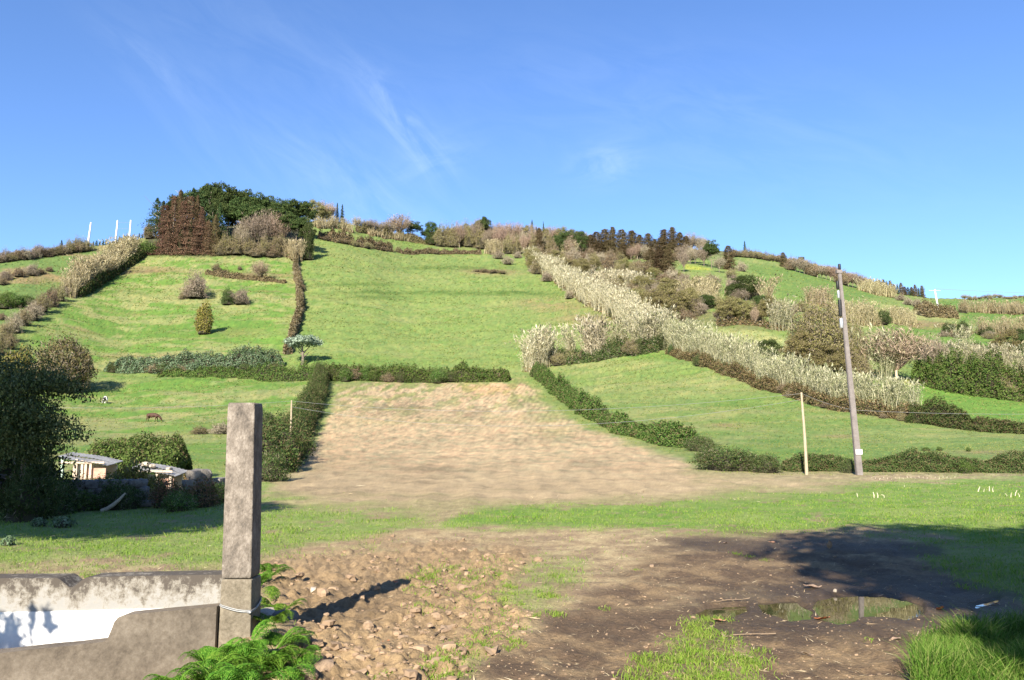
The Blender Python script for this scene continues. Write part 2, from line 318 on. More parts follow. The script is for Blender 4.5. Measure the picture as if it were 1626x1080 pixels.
def soil_colour(x, y, px, py):
    """what grows or lies at each place: grass of several kinds, tilled soil, mud, straw"""
    n_ = lambda s, sc, o=4, k=1.: fbm(x*sc, y*sc*k, s, o)
    def reg(poly, soft=8, amp=14, sc=.25, seed=3):
        p = np.asarray(poly); sel = (px > p[:, 0].min()-60) & (px < p[:, 0].max()+60) & (py > p[:, 1].min()-60) & (py < p[:, 1].max()+60); o = np.zeros(x.shape)
        if sel.any(): o[sel] = sstep(-soft, soft, sdf(px[sel], py[sel], p)+(fbm(x[sel]*sc, y[sel]*sc, seed)-.5)*2*amp)
        return o
    col = np.broadcast_to(GRASS, x.shape+(3,)).copy(); wet = np.zeros(x.shape)
    # upper fields: streaks along the contour
    s1 = fbm(x*.03, y*.09, 51, 4); s2 = fbm(x*.25, y*.5, 52, 4); s3 = fbm(x*.9, y*1.8, 53, 3)
    col = mixc(col, DRYG*.85, sstep(.42, .72, s1*.5+s2*.5)*.45)
    col = mixc(col, LUSH, sstep(.52, .75, fbm(x*.05, y*.16, 54, 4)*.6+s3*.4)*.6)
    # the left pastures: yellow sward with lush streaks
    lp = np.maximum(reg([(-400, 640), (20, 560), (120, 480), (215, 408), (240, 404), (470, 408), (476, 480), (455, 560), (450, 600), (500, 600), (470, 690), (330, 760), (-400, 790)], 6, 6), 0)
    L = mixc(np.broadcast_to(np.array((.188, .19, .065)), col.shape), LUSH*1.0, sstep(.46, .545, fbm(x*.05, y*.15, 61, 5, .65)*.65+s2*.35)*.95)
    L = mixc(L, BRACK*1.1, sstep(.66, .78, fbm(x*.06, y*.18, 62, 4))*.5)
    col = mixc(col, L, lp)
    for (cx, cy, wx, wy, k, c) in ((330, 530, 150, 14, .8, LUSH*.85), (350, 500, 130, 10, .5, LUSH), (300, 600, 220, 12, .75, LUSH*.95), (70, 545, 70, 14, .6, LUSH*.9), (390, 437, 75, 4, .9, BRACK*.7), (240, 431, 60, 3, .7, BRACK*.8),
                                   (200, 466, 70, 4, .6, LUSH*.6), (390, 528, 40, 6, .5, BRACK), (330, 742, 60, 40, .8, LUSH*1.1), (360, 676, 70, 8, .5, DRYG*.7), (420, 540, 60, 26, .55, LUSH*1.2)):
        col = mixc(col, c, k*np.exp(-((px-cx)/wx)**2-((py-cy)/wy)**2)*sstep(.25, .6, s2+.1))
    # the left far field
    lf = reg([(-400, 600), (-10, 560), (110, 470), (210, 400), (160, 385), (0, 400), (-400, 420)], 4, 3); col = mixc(col, mixc(np.broadcast_to(np.array((.095, .14, .035)), col.shape), BRACK*1.3, sstep(.55, .72, fbm(x*.04, y*.1, 64))*.7), lf)
    # main field faint terraces
    for (cx, cy, wx, wy, k, c) in ((640, 465, 150, 3, .95, LUSH*.6), (820, 466, 80, 3.2, .95, LUSH*.6), (720, 426, 90, 3.5, .95, LUSH*.6), (780, 432, 45, 5, .9, BRACK*1.15), (870, 480, 50, 8, .6, BRACK*1.2), (930, 506, 55, 9, .75, BRACK*1.25), (900, 490, 60, 6, .5, BRACK*1.3),
                                   (560, 452, 70, 3, .8, LUSH*.62), (590, 473, 60, 3, .7, LUSH*.6), (610, 575, 160, 8, .4, LUSH), (850, 562, 50, 12, .5, LUSH*1.1), (640, 400, 120, 5, .5, GRASS*.85)):
        col = mixc(col, c, k*np.exp(-((px-cx)/wx)**2-((py-cy)/wy)**2)*sstep(.3, .6, s2+.12))
    # the right pasture
    rp_ = reg([(858, 592), (900, 585), (1050, 562), (1140, 590), (1330, 650), (1440, 668), (1700, 690), (1700, 750), (1250, 746), (1100, 705), (930, 655)], 5, 5)
    Rc = mixc(np.broadcast_to(np.array((.118, .172, .038)), col.shape), DRYG*.85, sstep(.40, .66, fbm(x*.08, y*.14, 66, 4)*.6+s2*.4)*.7); Rc = mixc(Rc, LUSH, sstep(.5, .7, fbm(x*.12, y*.2, 67, 4))*.55); col = mixc(col, Rc, rp_)
    for (cx, cy, wx, wy, k, c) in ((950, 580, 110, 9, .8, DRYG*.85), (1020, 620, 150, 22, .45, DRYG*.9), (1340, 693, 35, 3, .8, BRACK*1.3), (1150, 675, 22, 4, .7, BRACK*1.3), (1560, 718, 60, 4, .5, BRACK*1.3), (1440, 690, 160, 12, .3, DRYG), (1030, 566, 60, 8, .7, LUSH*1.1), (1130, 610, 12, 18, .5, DRYG), (1620, 728, 35, 6, .6, DRYG)):
        col = mixc(col, c, k*np.exp(-((px-cx)/wx)**2-((py-cy)/wy)**2)*sstep(.2, .55, s2+.12))
    # the strip behind the canes and the far slopes
    col = mixc(col, np.array((.27, .26, .095)), .8*reg([(1080, 520), (1180, 520), (1270, 545), (1260, 590), (1150, 556)], 5, 6))
    col = mixc(col, LUSH*1.15, reg([(1400, 610), (1490, 612), (1700, 650), (1700, 672), (1560, 668), (1400, 640)], 4, 4))
    col = mixc(col, LUSH, .8*reg([(1400, 518), (1520, 516), (1640, 545), (1640, 560), (1400, 545)], 3, 4)); col = mixc(col, LUSH*.95, .8*reg([(1480, 478), (1640, 474), (1640, 520), (1520, 510)], 3, 3))
    col = mixc(col, BRACK*1.2, .75*reg([(1450, 508), (1520, 514), (1520, 524), (1440, 520)], 3, 3)); col = mixc(col, np.array((.24, .23, .08)), .7*reg([(1400, 485), (1530, 500), (1520, 512), (1380, 500)], 3, 3))
    col = mixc(col, np.array((.5, .42, .03)), .55*reg([(1432, 604), (1470, 604), (1482, 611), (1440, 611)], 2, 2, 1.5)+.3*reg([(1085, 420), (1112, 424), (1130, 428), (1090, 428)], 2, 2, .5))
    col = mixc(col, LUSH*.9, .6*reg([(1180, 420), (1260, 425), (1400, 470), (1330, 480), (1240, 470)], 5, 4))
    # the belt of scrub: olive undergrowth
    col = mixc(col, np.array((.12, .115, .045)), .8*reg([(840, 415), (930, 400), (1090, 440), (1130, 500), (1250, 515), (1230, 525), (1110, 520), (1000, 500), (900, 450)], 6, 8))
    col = mixc(col, np.array((.11, .10, .045)), .85*reg([(500, 352), (560, 345), (690, 372), (930, 380), (1180, 385), (1190, 405), (1000, 410), (880, 405), (700, 392), (560, 360)], 4, 4))
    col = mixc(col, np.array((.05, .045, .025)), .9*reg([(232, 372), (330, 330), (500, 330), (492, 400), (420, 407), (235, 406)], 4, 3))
    # tilled slope
    ti = np.where(py > 742, reg(TILLED, 22, 22, .5, 4), reg(TILLED, 7, 9, .4, 4))
    T = mixc(np.broadcast_to(SOIL, col.shape), SOIL*.62, sstep(.48, .70, fbm(x*.22, y*.10, 71, 5, .6))*.34)
    T = mixc(T, np.array((.40, .305, .175)), sstep(.50, .72, fbm(x*.35, y*.16, 72, 4))*.4)
    T = mixc(T, SOIL*.55, sstep(.62, .75, fbm(x*.5, y*2.6, 73, 3))*.35)
    T = mixc(T, GRASS*.95, np.clip(sstep(690, 600, py)*.8, 0, 1)*sstep(.45, .62, fbm(x*.9, y*.16, 74, 4)))
    T = mixc(T, GRASS, sstep(.5, .7, fbm(x*.16, y*.2, 75, 4))*.45*sstep(800, 700, px)*sstep(700, 640, py)+.6*np.exp(-((px-880)/35)**2-((py-645)/45)**2)*sstep(.4, .6, s2+.05))
    T = mixc(T, np.array((.45, .25, .11)), .4*np.exp(-((px-780)/45)**2-((py-617)/9)**2))
    for (cx, cy, wx, wy) in ((655, 648, 45, 10), (610, 655, 30, 9), (745, 657, 25, 9), (560, 692, 30, 3), (690, 745, 60, 4)): T = mixc(T, SOIL*.42, .6*np.exp(-((px-cx)/wx)**2-((py-cy)/wy)**2)*sstep(.35, .6, fbm(x*.7, y*.5, 76)+.05))
    row = .5+.5*np.sin((x*1.0-y*.12)*8.5+fbm(x*.2, y*.2, 78)*5); T = mixc(T, T*.68, row*(.2+.42*sstep(740, 630, py))); T = T*(1+0*py+(fbm(x*2.6, y*.5, 79, 3, .7)-.5)*.7*sstep(730, 640, py)+(fbm(x*.8, y*3.2, 80, 4, .75)-.5)*.8)[..., None]; col = mixc(col, T, ti)
    # the flat field nearest: straw coloured stubble with grass coming through
    fl = sstep(50, 36, y)*(1-ti)
    near = fbm(x*1.1, y*1.1, 81, 5, .6); nf = fbm(x*4.5, y*4.5, 82, 4, .6)
    A = mixc(np.broadcast_to(np.array((.30, .225, .125)), col.shape), STRAW*.95, sstep(.5, .75, nf)*.7); A = mixc(A, np.array((.21, .145, .09)), sstep(.55, .35, nf)*.7)
    g = np.maximum.reduce([reg([(-300, 725), (430, 725), (430, 790), (480, 798), (640, 806), (700, 830), (560, 858), (420, 880), (300, 900), (-300, 900)], 20, 16, .9, 5)*.85, reg([(700, 838), (760, 806), (1000, 797), (1320, 768), (1760, 752), (1760, 900), (1560, 868), (1380, 836), (1200, 850), (1000, 842)], 12, 14, .7, 6),
                           reg([(410, 790), (470, 766), (520, 770), (540, 786), (440, 798)], 5, 6, .9), reg([(640, 900), (780, 880), (950, 880), (900, 950), (800, 985), (700, 950)], 30, 22, 1.2, 7)*.55, reg([(990, 1120), (1040, 1030), (1110, 976), (1160, 985), (1215, 1050), (1215, 1120)], 14, 18, 2, 8)*.5,
                           reg([(1440, 1150), (1470, 1010), (1700, 960), (1700, 1150)], 12, 12, 2, 9), reg([(1380, 850), (1760, 840), (1760, 1000), (1560, 950)], 14, 20, 1, 10)*.8, reg([(600, 1150), (700, 1030), (820, 975), (780, 1030), (680, 1150)], 14, 20, 2, 11)*.55, reg([(420, 830), (560, 840), (640, 880), (430, 880)], 8, 10, 1)*.3])
    A = mixc(A, mixc(np.broadcast_to(LUSH*1.25, col.shape), GRASS*1.3, sstep(.42, .65, near)), np.clip(g, 0, 1)*sstep(.33, .60, .6*near+.4*nf+.22*(g-.4)))
    cl = reg(CLODS, 16, 24, 1.6, 12); A = mixc(A, mixc(np.broadcast_to(CLOD, col.shape), CLOD*.66, sstep(.55, .35, fbm(x*6, y*6, 11, 4, .6))*.7), cl)
    tr = reg(TRACK, 26, 26, 1.6, 13); mud = mixc(np.broadcast_to(np.array((.105, .070, .043)), col.shape), CLOD*.85, sstep(.42, .7, fbm(x*2.4, y*2.4, 84, 5, .65))*.8); A = mixc(A, mud, tr*sstep(.30, .62, near+.12)*(1-.75*np.clip(g, 0, 1)))
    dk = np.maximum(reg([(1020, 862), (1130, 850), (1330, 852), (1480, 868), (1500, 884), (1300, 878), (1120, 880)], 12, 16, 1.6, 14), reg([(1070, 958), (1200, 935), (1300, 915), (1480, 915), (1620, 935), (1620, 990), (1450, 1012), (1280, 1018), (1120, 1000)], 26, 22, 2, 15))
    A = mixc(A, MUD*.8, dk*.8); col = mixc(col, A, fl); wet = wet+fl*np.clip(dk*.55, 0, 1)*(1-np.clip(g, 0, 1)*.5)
    dm = np.exp(-((px-560)/90)**2-((py-955)/35)**2); col = mixc(col, MUD*1.1, fl*dm*.5*(1-sstep(10, 30, y)))  # earth colour darkened where the gate post's shadow falls
    fine = fbm(x*1.7, y*3.4, 91, 4, .75)-.5; jit = np.random.default_rng(5).random(x.shape)-.5; far_ = sstep(25, 60, y)
    streak = fbm(x*.6, y*2.4, 92, 4, .7)-.5
    col = col*(1+far_*(fine*.55+streak*.5+jit*.16)+(1-far_)*(jit*.14))[..., None]; col[..., 0] *= 1+far_*(streak*.5-.10*(1-ti)); col[..., 1] *= 1-.05*far_*(1-ti)
    return np.clip(col, .004, .9), np.clip(wet, 0, 1), dict(ti=ti, g=g*fl, cl=cl*fl, tr=tr*fl, dk=dk*fl)
def build_ground():
    pxs = np.r_[np.arange(-1330, -70, 42), np.arange(-64, 1692, 2.3), np.arange(1700, 2960, 42)]; u = (pxs-813)/F
    rows = np.r_[CAMZ*F/np.array([3.6, 3.9, 4.2, 4.5])*-1/F]  # v of the rows nearest
    v_near = -np.r_[1000, 760, 600, 520, 470, np.arange(440, 70, -1.9)]/F
    nt_ = 205; tt = np.linspace(0, 1, nt_); vs_ = np.interp(u, UG, VS)
    Vn = np.broadcast_to(v_near[:, None], (len(v_near), len(u))); Yn = CAMZ/-Vn; Un = np.broadcast_to(u, Vn.shape)
    Vf = V0+tt[:, None]*(vs_-V0)[None]; Uf = np.broadcast_to(u, Vf.shape); Yf = dist_uv(Uf.ravel(), Vf.ravel()).reshape(Vf.shape); Yf[0] = CAMZ/-V0
    Yb = np.stack([Yf[-1]*k for k, _ in BACK]); Ub = np.broadcast_to(u, Yb.shape); Zb = np.stack([CAMZ+vs_*Yf[-1]+d for _, d in BACK])
    U = np.vstack([Un, Uf, Ub]); Y = np.vstack([Yn, Yf, Yb]); Z = np.vstack([0*Yn, CAMZ+Vf*Yf, Zb]); X = U*Y
    px, py = px_of(U, (Z-CAMZ)/Y); x, y = X.ravel(), Y.ravel(); px, py = px.ravel(), py.ravel()
    z = Z.ravel()+relief(x, y, px, py)
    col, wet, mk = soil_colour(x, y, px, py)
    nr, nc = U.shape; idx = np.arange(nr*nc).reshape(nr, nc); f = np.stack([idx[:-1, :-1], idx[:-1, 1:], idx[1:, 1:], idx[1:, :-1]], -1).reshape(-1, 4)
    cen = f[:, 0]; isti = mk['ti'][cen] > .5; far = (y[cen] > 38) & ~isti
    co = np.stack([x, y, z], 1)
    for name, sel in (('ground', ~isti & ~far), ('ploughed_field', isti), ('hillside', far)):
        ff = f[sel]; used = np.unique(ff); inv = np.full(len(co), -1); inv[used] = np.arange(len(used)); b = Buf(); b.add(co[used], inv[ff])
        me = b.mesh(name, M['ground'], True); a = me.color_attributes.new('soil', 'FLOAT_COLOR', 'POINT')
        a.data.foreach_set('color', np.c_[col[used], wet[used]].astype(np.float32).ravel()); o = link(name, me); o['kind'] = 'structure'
    b = Buf(); xs = np.linspace(-70, 70, 29); ys = np.linspace(-60, 24, 22); gx, gy = np.meshgrid(xs, ys); idx = np.arange(gx.size).reshape(gx.shape)
    b.add(np.c_[gx.ravel(), gy.ravel(), np.full(gx.size, -.16)], np.stack([idx[:-1, :-1], idx[:-1, 1:], idx[1:, 1:], idx[1:, :-1]], -1)); me = b.mesh('lane', M['ground'], True)
    a = me.color_attributes.new('soil', 'FLOAT_COLOR', 'POINT'); a.data.foreach_set('color', np.tile(np.r_[.2, .16, .09, 0.], (len(me.vertices), 1)).astype(np.float32).ravel()); link('lane', me)['kind'] = 'structure'
build_ground()
def puddle_mat():
    m, t = new_mat('puddle_water'); d = N(t, 'ShaderNodeBsdfPrincipled'); d.inputs['Base Color'].default_value = (.035, .03, .015, 1); d.inputs['Roughness'].default_value = .015; d.inputs['IOR'].default_value = 1.75; d.inputs['Specular IOR Level'].default_value = .8
    tc = N(t, 'ShaderNodeTexCoord'); n = N(t, 'ShaderNodeTexNoise'); n.inputs['Scale'].default_value = 5; t.links.new(tc.outputs['Object'], n.inputs['Vector']); b = N(t, 'ShaderNodeBump'); b.inputs['Strength'].default_value = .02; b.inputs['Distance'].default_value = .01
    t.links.new(n.outputs['Fac'], b.inputs['Height']); t.links.new(b.outputs[0], d.inputs['Normal']); out(t, d.outputs[0]); return m
M['water'] = puddle_mat()
for p in PUDDLES:
    q = np.array([P(a, b)[:2] for a, b in p]); c = q.mean(0); q = c+(q-c)*1.10; bm = bmesh.new()
    bm.faces.new([bm.verts.new((a, b, -.020-.0015*PUDDLES.index(p))) for a, b in q]); 
    for f in bm.faces:
        f.normal_update()
        if f.normal.z < 0: f.normal_flip()
    o = from_bm('puddle', bm, M['water']); o['kind'] = 'structure'
# ------------------------------------------------------------------ plants: materials and kinds
M['bark'] = rough_mat('grey_brown_bark', (.10, .08, .06), (.22, .18, .14), 4, stretch=(1, 1, .3))
M['pale_bark'] = rough_mat('pale_bark', (.30, .24, .17), (.52, .43, .32), 3, stretch=(1, 1, .3))
M['conifer'] = leaf_mat('dark_conifer_needles', [(.020, .036, .014), (.035, .055, .018), (.05, .068, .024)], .12, .25)
M['conifer_red'] = leaf_mat('rust_conifer_needles', [(.055, .05, .026), (.13, .070, .044), (.165, .09, .058), (.065, .05, .03), (.11, .072, .048)], .15, .22)
M['conifer_brown'] = leaf_mat('brown_conifer_needles', [(.048, .048, .020), (.105, .070, .036), (.072, .060, .028), (.135, .092, .052)], .12, .22)
M['evergreen'] = leaf_mat('dark_evergreen_leaves', [(.025, .045, .014), (.05, .075, .022), (.075, .095, .030)], .22, .22)
M['olive'] = leaf_mat('olive_scrub_leaves', [(.075, .075, .025), (.17, .16, .05), (.25, .225, .085), (.17, .135, .075), (.30, .255, .14)], .3, .16)
M['green_shrub'] = leaf_mat('green_shrub_leaves', [(.03, .06, .014), (.065, .12, .025), (.11, .165, .035), (.10, .12, .04)], .25, .16)
M['bramble'] = leaf_mat('bramble_leaves', [(.025, .042, .014), (.05, .08, .022), (.08, .115, .032), (.10, .075, .035)], .22, .14)
M['bare'] = leaf_mat('bare_grey_twigs', [(.16, .125, .09), (.26, .21, .155), (.34, .28, .21), (.2, .17, .10)], .1, .16)
M['bare_pink'] = leaf_mat('bare_pinkish_twigs', [(.20, .14, .10), (.31, .225, .165), (.36, .27, .20), (.24, .19, .11)], .1, .14)
M['brown_scrub'] = leaf_mat('brown_scrub_leaves', [(.09, .06, .035), (.16, .11, .065), (.12, .10, .045), (.23, .17, .10)], .15, .16)
M['cane'] = leaf_mat('dry_cane_leaves', [(.27, .235, .14), (.50, .44, .30), (.62, .56, .41), (.25, .235, .12), (.57, .50, .36)], .35, .08)
M['cane_green'] = leaf_mat('greenish_cane_leaves', [(.30, .27, .16), (.50, .45, .31), (.19, .20, .095), (.29, .28, .15), (.56, .51, .37)], .35, .08)
M['cane_far'] = leaf_mat('tan_cane_leaves', [(.22, .18, .10), (.40, .34, .20), (.52, .45, .29), (.27, .24, .11), (.44, .37, .23)], .3, .1)
M['litter'] = leaf_mat('brown_undergrowth', [(.07, .05, .025), (.16, .10, .055), (.06, .075, .022), (.22, .14, .08), (.09, .10, .03)], .15, .1)
M['hydrangea'] = leaf_mat('blue_green_broad_leaves', [(.045, .085, .03), (.10, .15, .075), (.19, .24, .155), (.08, .13, .045)], .2, .08, .5)
M['grey_green'] = leaf_mat('grey_green_leaves', [(.14, .18, .12), (.22, .27, .19), (.28, .33, .25)], .2, .08, .55)
M['yellow_olive'] = leaf_mat('yellow_olive_leaves', [(.12, .12, .028), (.20, .19, .04), (.26, .23, .06), (.15, .11, .04)], .25, .1)
M['core'] = rough_mat('dark_inner_core', (.020, .018, .010), (.045, .038, .02), 3)  # solid dark core that stops the leaves being seen through
M['rust_leaf'] = leaf_mat('reddish_shrub_leaves', [(.06, .09, .02), (.15, .11, .045), (.26, .13, .08), (.12, .14, .035)], .25, .1)
def vec(n, g): v = g.normal(size=(n, 3)); return v/np.linalg.norm(v, axis=1, keepdims=True)
def trunk_mesh(name, h, r, mat, g, lean=.05, limbs=0, spread=.3, k=6):
    b = Buf(); t = np.linspace(0, 1, 6); dx, dy = g.normal(size=2)*lean*h
    pts = np.c_[dx*t**2+np.sin(t*5)*r*.3, dy*t**2, t*h-.03*h]; b.tube(pts, r*(1-.75*t), k)
    for i in range(limbs):
        s = g.uniform(.35, .9); p0 = np.array([np.interp(s, t, pts[:, j]) for j in range(3)]); a = g.uniform(0, 2*np.pi); L = h*spread*g.uniform(.6, 1.2)
        q = np.linspace(0, 1, 4)[:, None]; b.tube(p0+q*np.array([np.cos(a)*L, np.sin(a)*L, L*.75])+q*(1-q)*np.array([0, 0, -.2*L]), r*(.5-.38*q[:, 0])*(1-.4*s), 5)
    return b.mesh(name, mat, True)
def fit(b, w, h, z0=None):
    """stretch a crown to its full height and width"""
    v = np.vstack(b.v); zt = np.percentile(v[:, 2], 99.6); k = h/zt; rx = np.percentile(np.hypot(v[:, 0], v[:, 1]), 98.5); q = (w/2)/rx
    for a in b.v: a[:, 2] *= k; a[:, :2] *= q
    return b
def crown_conifer(h, r, g, n=2600, S=.34, bare=.12, pw=.72):
    b = Buf(); z = h*(bare+(1-bare)*g.random(n)**1.15); tier = np.floor(z/h*13)/13*h+.6*h/13
    z = .82*z+.18*tier; rel = np.clip((z/h-bare)/(1-bare), 0, 1); R_ = r*(1-rel)**pw*(.55+.85*vnoise(z*.9, np.zeros(n)+g.uniform(0, 50), 5))+.05*r
    nb = 26; a0 = g.uniform(0, 2*np.pi, nb); br = g.integers(0, nb, n); a = a0[br]+tier*2.4+g.normal(size=n)*.32; q = g.random(n)**.55
    lump = .45+1.1*vnoise(a*1.6+z*.6, z*.7, 8); rad = R_*q*lump
    c = np.c_[np.cos(a)*rad, np.sin(a)*rad, z-rad*.32+g.normal(size=n)*.12]
    out_ = np.c_[np.cos(a), np.sin(a), np.full(n, .55)]
    b.leaves(c, S*g.uniform(.6, 1.25, n)*(1-.35*rel), out_, .42, .75, np.c_[np.cos(a), np.sin(a), np.full(n, -.35)], g=g); return fit(b, 2*r, h)
def crown_broad(w, h, z0, g, n=3400, S=.3, clumps=46, flat=1.0, hollow=.45, low=-.45, aspect=.55):
    """leaf clumps over an uneven dome of width w from z0 to h"""
    b = Buf(); d = vec(clumps*3, g); d = d[d[:, 2] > low][:clumps]; m = len(d); lob = .72+.55*g.random(m)
    q = hollow+(1-hollow)*g.random(m)**.6; cz = z0+(h-z0)*.5; sc = np.array([w/2, w/2, (h-z0)/2*flat])
    cc = d*sc*(q*lob*.82)[:, None]; cr = (w/2)*g.uniform(.20, .36, m)
    i = g.choice(m, n, p=cr**2/np.sum(cr**2)); dd = vec(n, g); dd[:, 2] = np.abs(dd[:, 2])*.9+dd[:, 2]*.1
    c = cc[i]+dd*(cr[i]*g.uniform(.55, 1.08, n))[:, None]*np.array([1, 1, .8]); c[:, 2] = np.maximum(c[:, 2]+cz, z0*.6+.02*h)
    b.leaves(c, S*g.uniform(.6, 1.25, n), dd, aspect, .7, g=g); return fit(b, w, h)
def crown_bare(w, h, g, n=2600, S=.55, fan=1.0, z0=.25):
    """limbs that fork into sprays of fine twigs"""
    b = Buf(); m = 70; d = vec(m*3, g); d = d[d[:, 2] > -.25][:m]; m = len(d); tips = d*np.array([w/2, w/2, h*(1-z0)/2])*(.55+.45*g.random(m))[:, None]; tips[:, 2] += h*(1+z0)/2
    o = np.array([0, 0, h*z0*.8])
    for k in range(0, m, 3):
        q = np.linspace(0, 1, 4)[:, None]; b.tube(o+(tips[k]-o)*q+q*(1-q)*np.array([0, 0, .12*h])*g.normal(), .016*h*(1-.85*q[:, 0]), 3, cap=False)
    i = g.integers(0, m, n); t = g.uniform(.45, 1.1, n)[:, None]; c = o+(tips[i]-o)*t+g.normal(size=(n, 3))*w*.055
    al = (tips[i]-o); al /= np.linalg.norm(al, axis=1, keepdims=True); al = al+g.normal(size=(n, 3))*.45+np.array([0, 0, .35])
    b.leaves(c, S*g.uniform(.5, 1.3, n), None, .085, 1, al, g=g); return fit(b, w, h)
def crown_shrub(w, h, g, n=3000, S=.16, twig=0.0, lobes=.3, m_leaf=0, m_twig=1, core=True):
    """a rounded bush that sits on the ground"""
    b = Buf(); d = vec(n*2, g); d = d[d[:, 2] > -.72][:n]; n = len(d)
    a = np.arctan2(d[:, 1], d[:, 0]); el = d[:, 2]; lum = 1-lobes+2*lobes*vnoise(a*1.7+20, el*3.3+5, 3)*(.6+.8*vnoise(a*4.1+40, el*8, 4))
    q = g.uniform(.72, 1.08, n)*lum; c = np.c_[d[:, 0]*w/2*q, d[:, 1]*w/2*q, np.where(el > 0, .42*h+.58*h*el*q, .42*h+.56*h*el*np.minimum(q, 1))]
    nt_ = int(n*twig)
    if nt_: b.leaves(c[:nt_], S*2.4, None, .07, 1, d[:nt_]+np.array([0, 0, .6]), m=m_twig, g=g)
    b.leaves(c[nt_:], S*g.uniform(.55, 1.3, n-nt_), d[nt_:], .55, .75, m=m_leaf, g=g)
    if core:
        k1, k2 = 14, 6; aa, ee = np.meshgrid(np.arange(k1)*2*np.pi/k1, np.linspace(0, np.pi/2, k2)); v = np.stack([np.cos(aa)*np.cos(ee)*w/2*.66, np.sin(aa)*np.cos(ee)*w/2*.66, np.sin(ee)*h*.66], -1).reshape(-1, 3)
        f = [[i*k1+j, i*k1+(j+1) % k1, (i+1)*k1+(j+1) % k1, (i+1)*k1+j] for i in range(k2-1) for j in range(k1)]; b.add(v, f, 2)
    return fit(b, w, h)
KIND = {}
def kind(key, name, cat, h0, w0, variants, builder):
    KIND[key] = dict(name=name, cat=cat, h=h0, w=w0, var=[builder(np.random.default_rng(hash_(key)+i)) for i in range(variants)], used=0)
def hash_(s): return sum(ord(c)*(i+3) for i, c in enumerate(s))
def tree_kind(key, name, cat, h0, w0, variants, crown, mat, trunk_r, bark='bark', th=.8, limbs=4, lean=.02):
    def build(g): return (crown(g).mesh(name+'_crown', [M[mat]]), trunk_mesh(name+'_trunk', h0*th, trunk_r, M[bark], g, lean, limbs))
    kind(key, name, cat, h0, w0, variants, build)
def shrub_kind(key, name, cat, h0, w0, variants, mat, n=2600, S=.16, twig=.15, twig_mat='bare', lobes=.3):
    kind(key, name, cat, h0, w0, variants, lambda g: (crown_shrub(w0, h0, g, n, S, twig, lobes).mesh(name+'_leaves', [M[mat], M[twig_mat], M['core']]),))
for key, mat in (('conifer', 'conifer'), ('conifer_red', 'conifer_red'), ('conifer_brown', 'conifer_brown')):
    tree_kind(key, 'conifer_tree', 'conifer', 18, 8, 3, lambda g: crown_conifer(18, 4.2, g, 8000, {'conifer': .27, 'conifer_red': .31}.get(key, .40), .03, .72 if key == 'conifer' else .34), mat, .32, 'bark', .9, 0)
tree_kind('tall_conifer', 'conifer_tree', 'conifer', 18, 10, 2, lambda g: crown_conifer(18, 5, g, 2600, .4, .3), 'conifer', .34, 'pale_bark', .9, 2)
tree_kind('evergreen', 'evergreen_tree', 'tree', 14, 12, 3, lambda g: crown_broad(12, 14, 4, g, 6000, .30, 60), 'evergreen', .3, 'bark', .65, 6)
tree_kind('bush_tree', 'evergreen_tree', 'tree', 8, 9, 3, lambda g: crown_broad(9, 8, .5, g, 9000, .16, 80, low=-.8, hollow=.65), 'evergreen', .25, 'bark', .6, 6)
tree_kind('olive_tree', 'leafy_tree', 'tree', 8, 9, 3, lambda g: crown_broad(9, 8, .3, g, 11000, .15, 90, low=-.85, hollow=.72), 'olive', .22, 'bark', .6, 6)
tree_kind('bare', 'bare_tree', 'tree', 12, 10, 3, lambda g: crown_bare(10, 12, g, 4200, .6), 'bare', .22, 'bark', .7, 5)
tree_kind('bare_pink', 'bare_tree', 'tree', 12, 10, 3, lambda g: crown_bare(10, 12, g, 4200, .6), 'bare_pink', .22, 'pale_bark', .7, 5)
shrub_kind('olive', 'shrub', 'shrub', 4, 6, 4, 'olive', 6500, .115, .3, lobes=.6)
shrub_kind('dome', 'shrub', 'shrub', 8, 9, 2, 'olive', 20000, .13, .32, lobes=.32)
shrub_kind('brown', 'bracken_bush', 'shrub', 3, 5, 3, 'brown_scrub', 4500, .11, .3, lobes=.6)
shrub_kind('green', 'leafy_shrub', 'shrub', 3, 4, 3, 'green_shrub', 5000, .10, .05, lobes=.4)
shrub_kind('dark', 'evergreen_shrub', 'shrub', 4, 5, 3, 'evergreen', 5500, .12, .04, lobes=.4)
shrub_kind('twiggy', 'bare_shrub', 'shrub', 4, 5, 3, 'bare', 5000, .12, .75, 'bare', .6)
shrub_kind('bramble', 'bramble_bush', 'bush', 2, 4, 3, 'bramble', 7000, .062, .08, 'bare', .4)
def place(k, px, py, w, h, label, group=None, cat=None, name=None, back=0, sink=.0, turn=None):
    """one plant: its foot at a photo pixel, its size in photo pixels"""
    K = KIND[k]; p = P(px, py, back); p.z = float(ground(np.array([p.x]), np.array([p.y]))[0]); s = p.y/F
    data = K['var'][K['used'] % len(K['var'])]; K['used'] += 1
    sw, sh = w*s/K['w'], h*s/K['h']; rz = random.uniform(0, 6.28) if turn is None else turn
    if len(data) == 1:
        o = link(name or K['name'], data[0]); o.location = p; o.rotation_euler = (0, 0, rz); o.scale = (sw, sw, sh); tag(o, label, cat or K['cat'], group)
        return o
    o = thing(name or K['name'], label, cat or K['cat'], p, rz, group); o.scale = (sw, sw, sh)
    link('crown', data[0], o); link('trunk', data[1], o); return o
random.seed(5)
# ------------------------------------------------------------------ trees and shrubs of the hill: kind, foot x, foot y, width, height (photo pixels), label
def many(rows, label, group, jitter=0, **kw):
    for k, x, y, w_, h_ in rows: place(k, x, y, w_, h_, label, group, **kw)
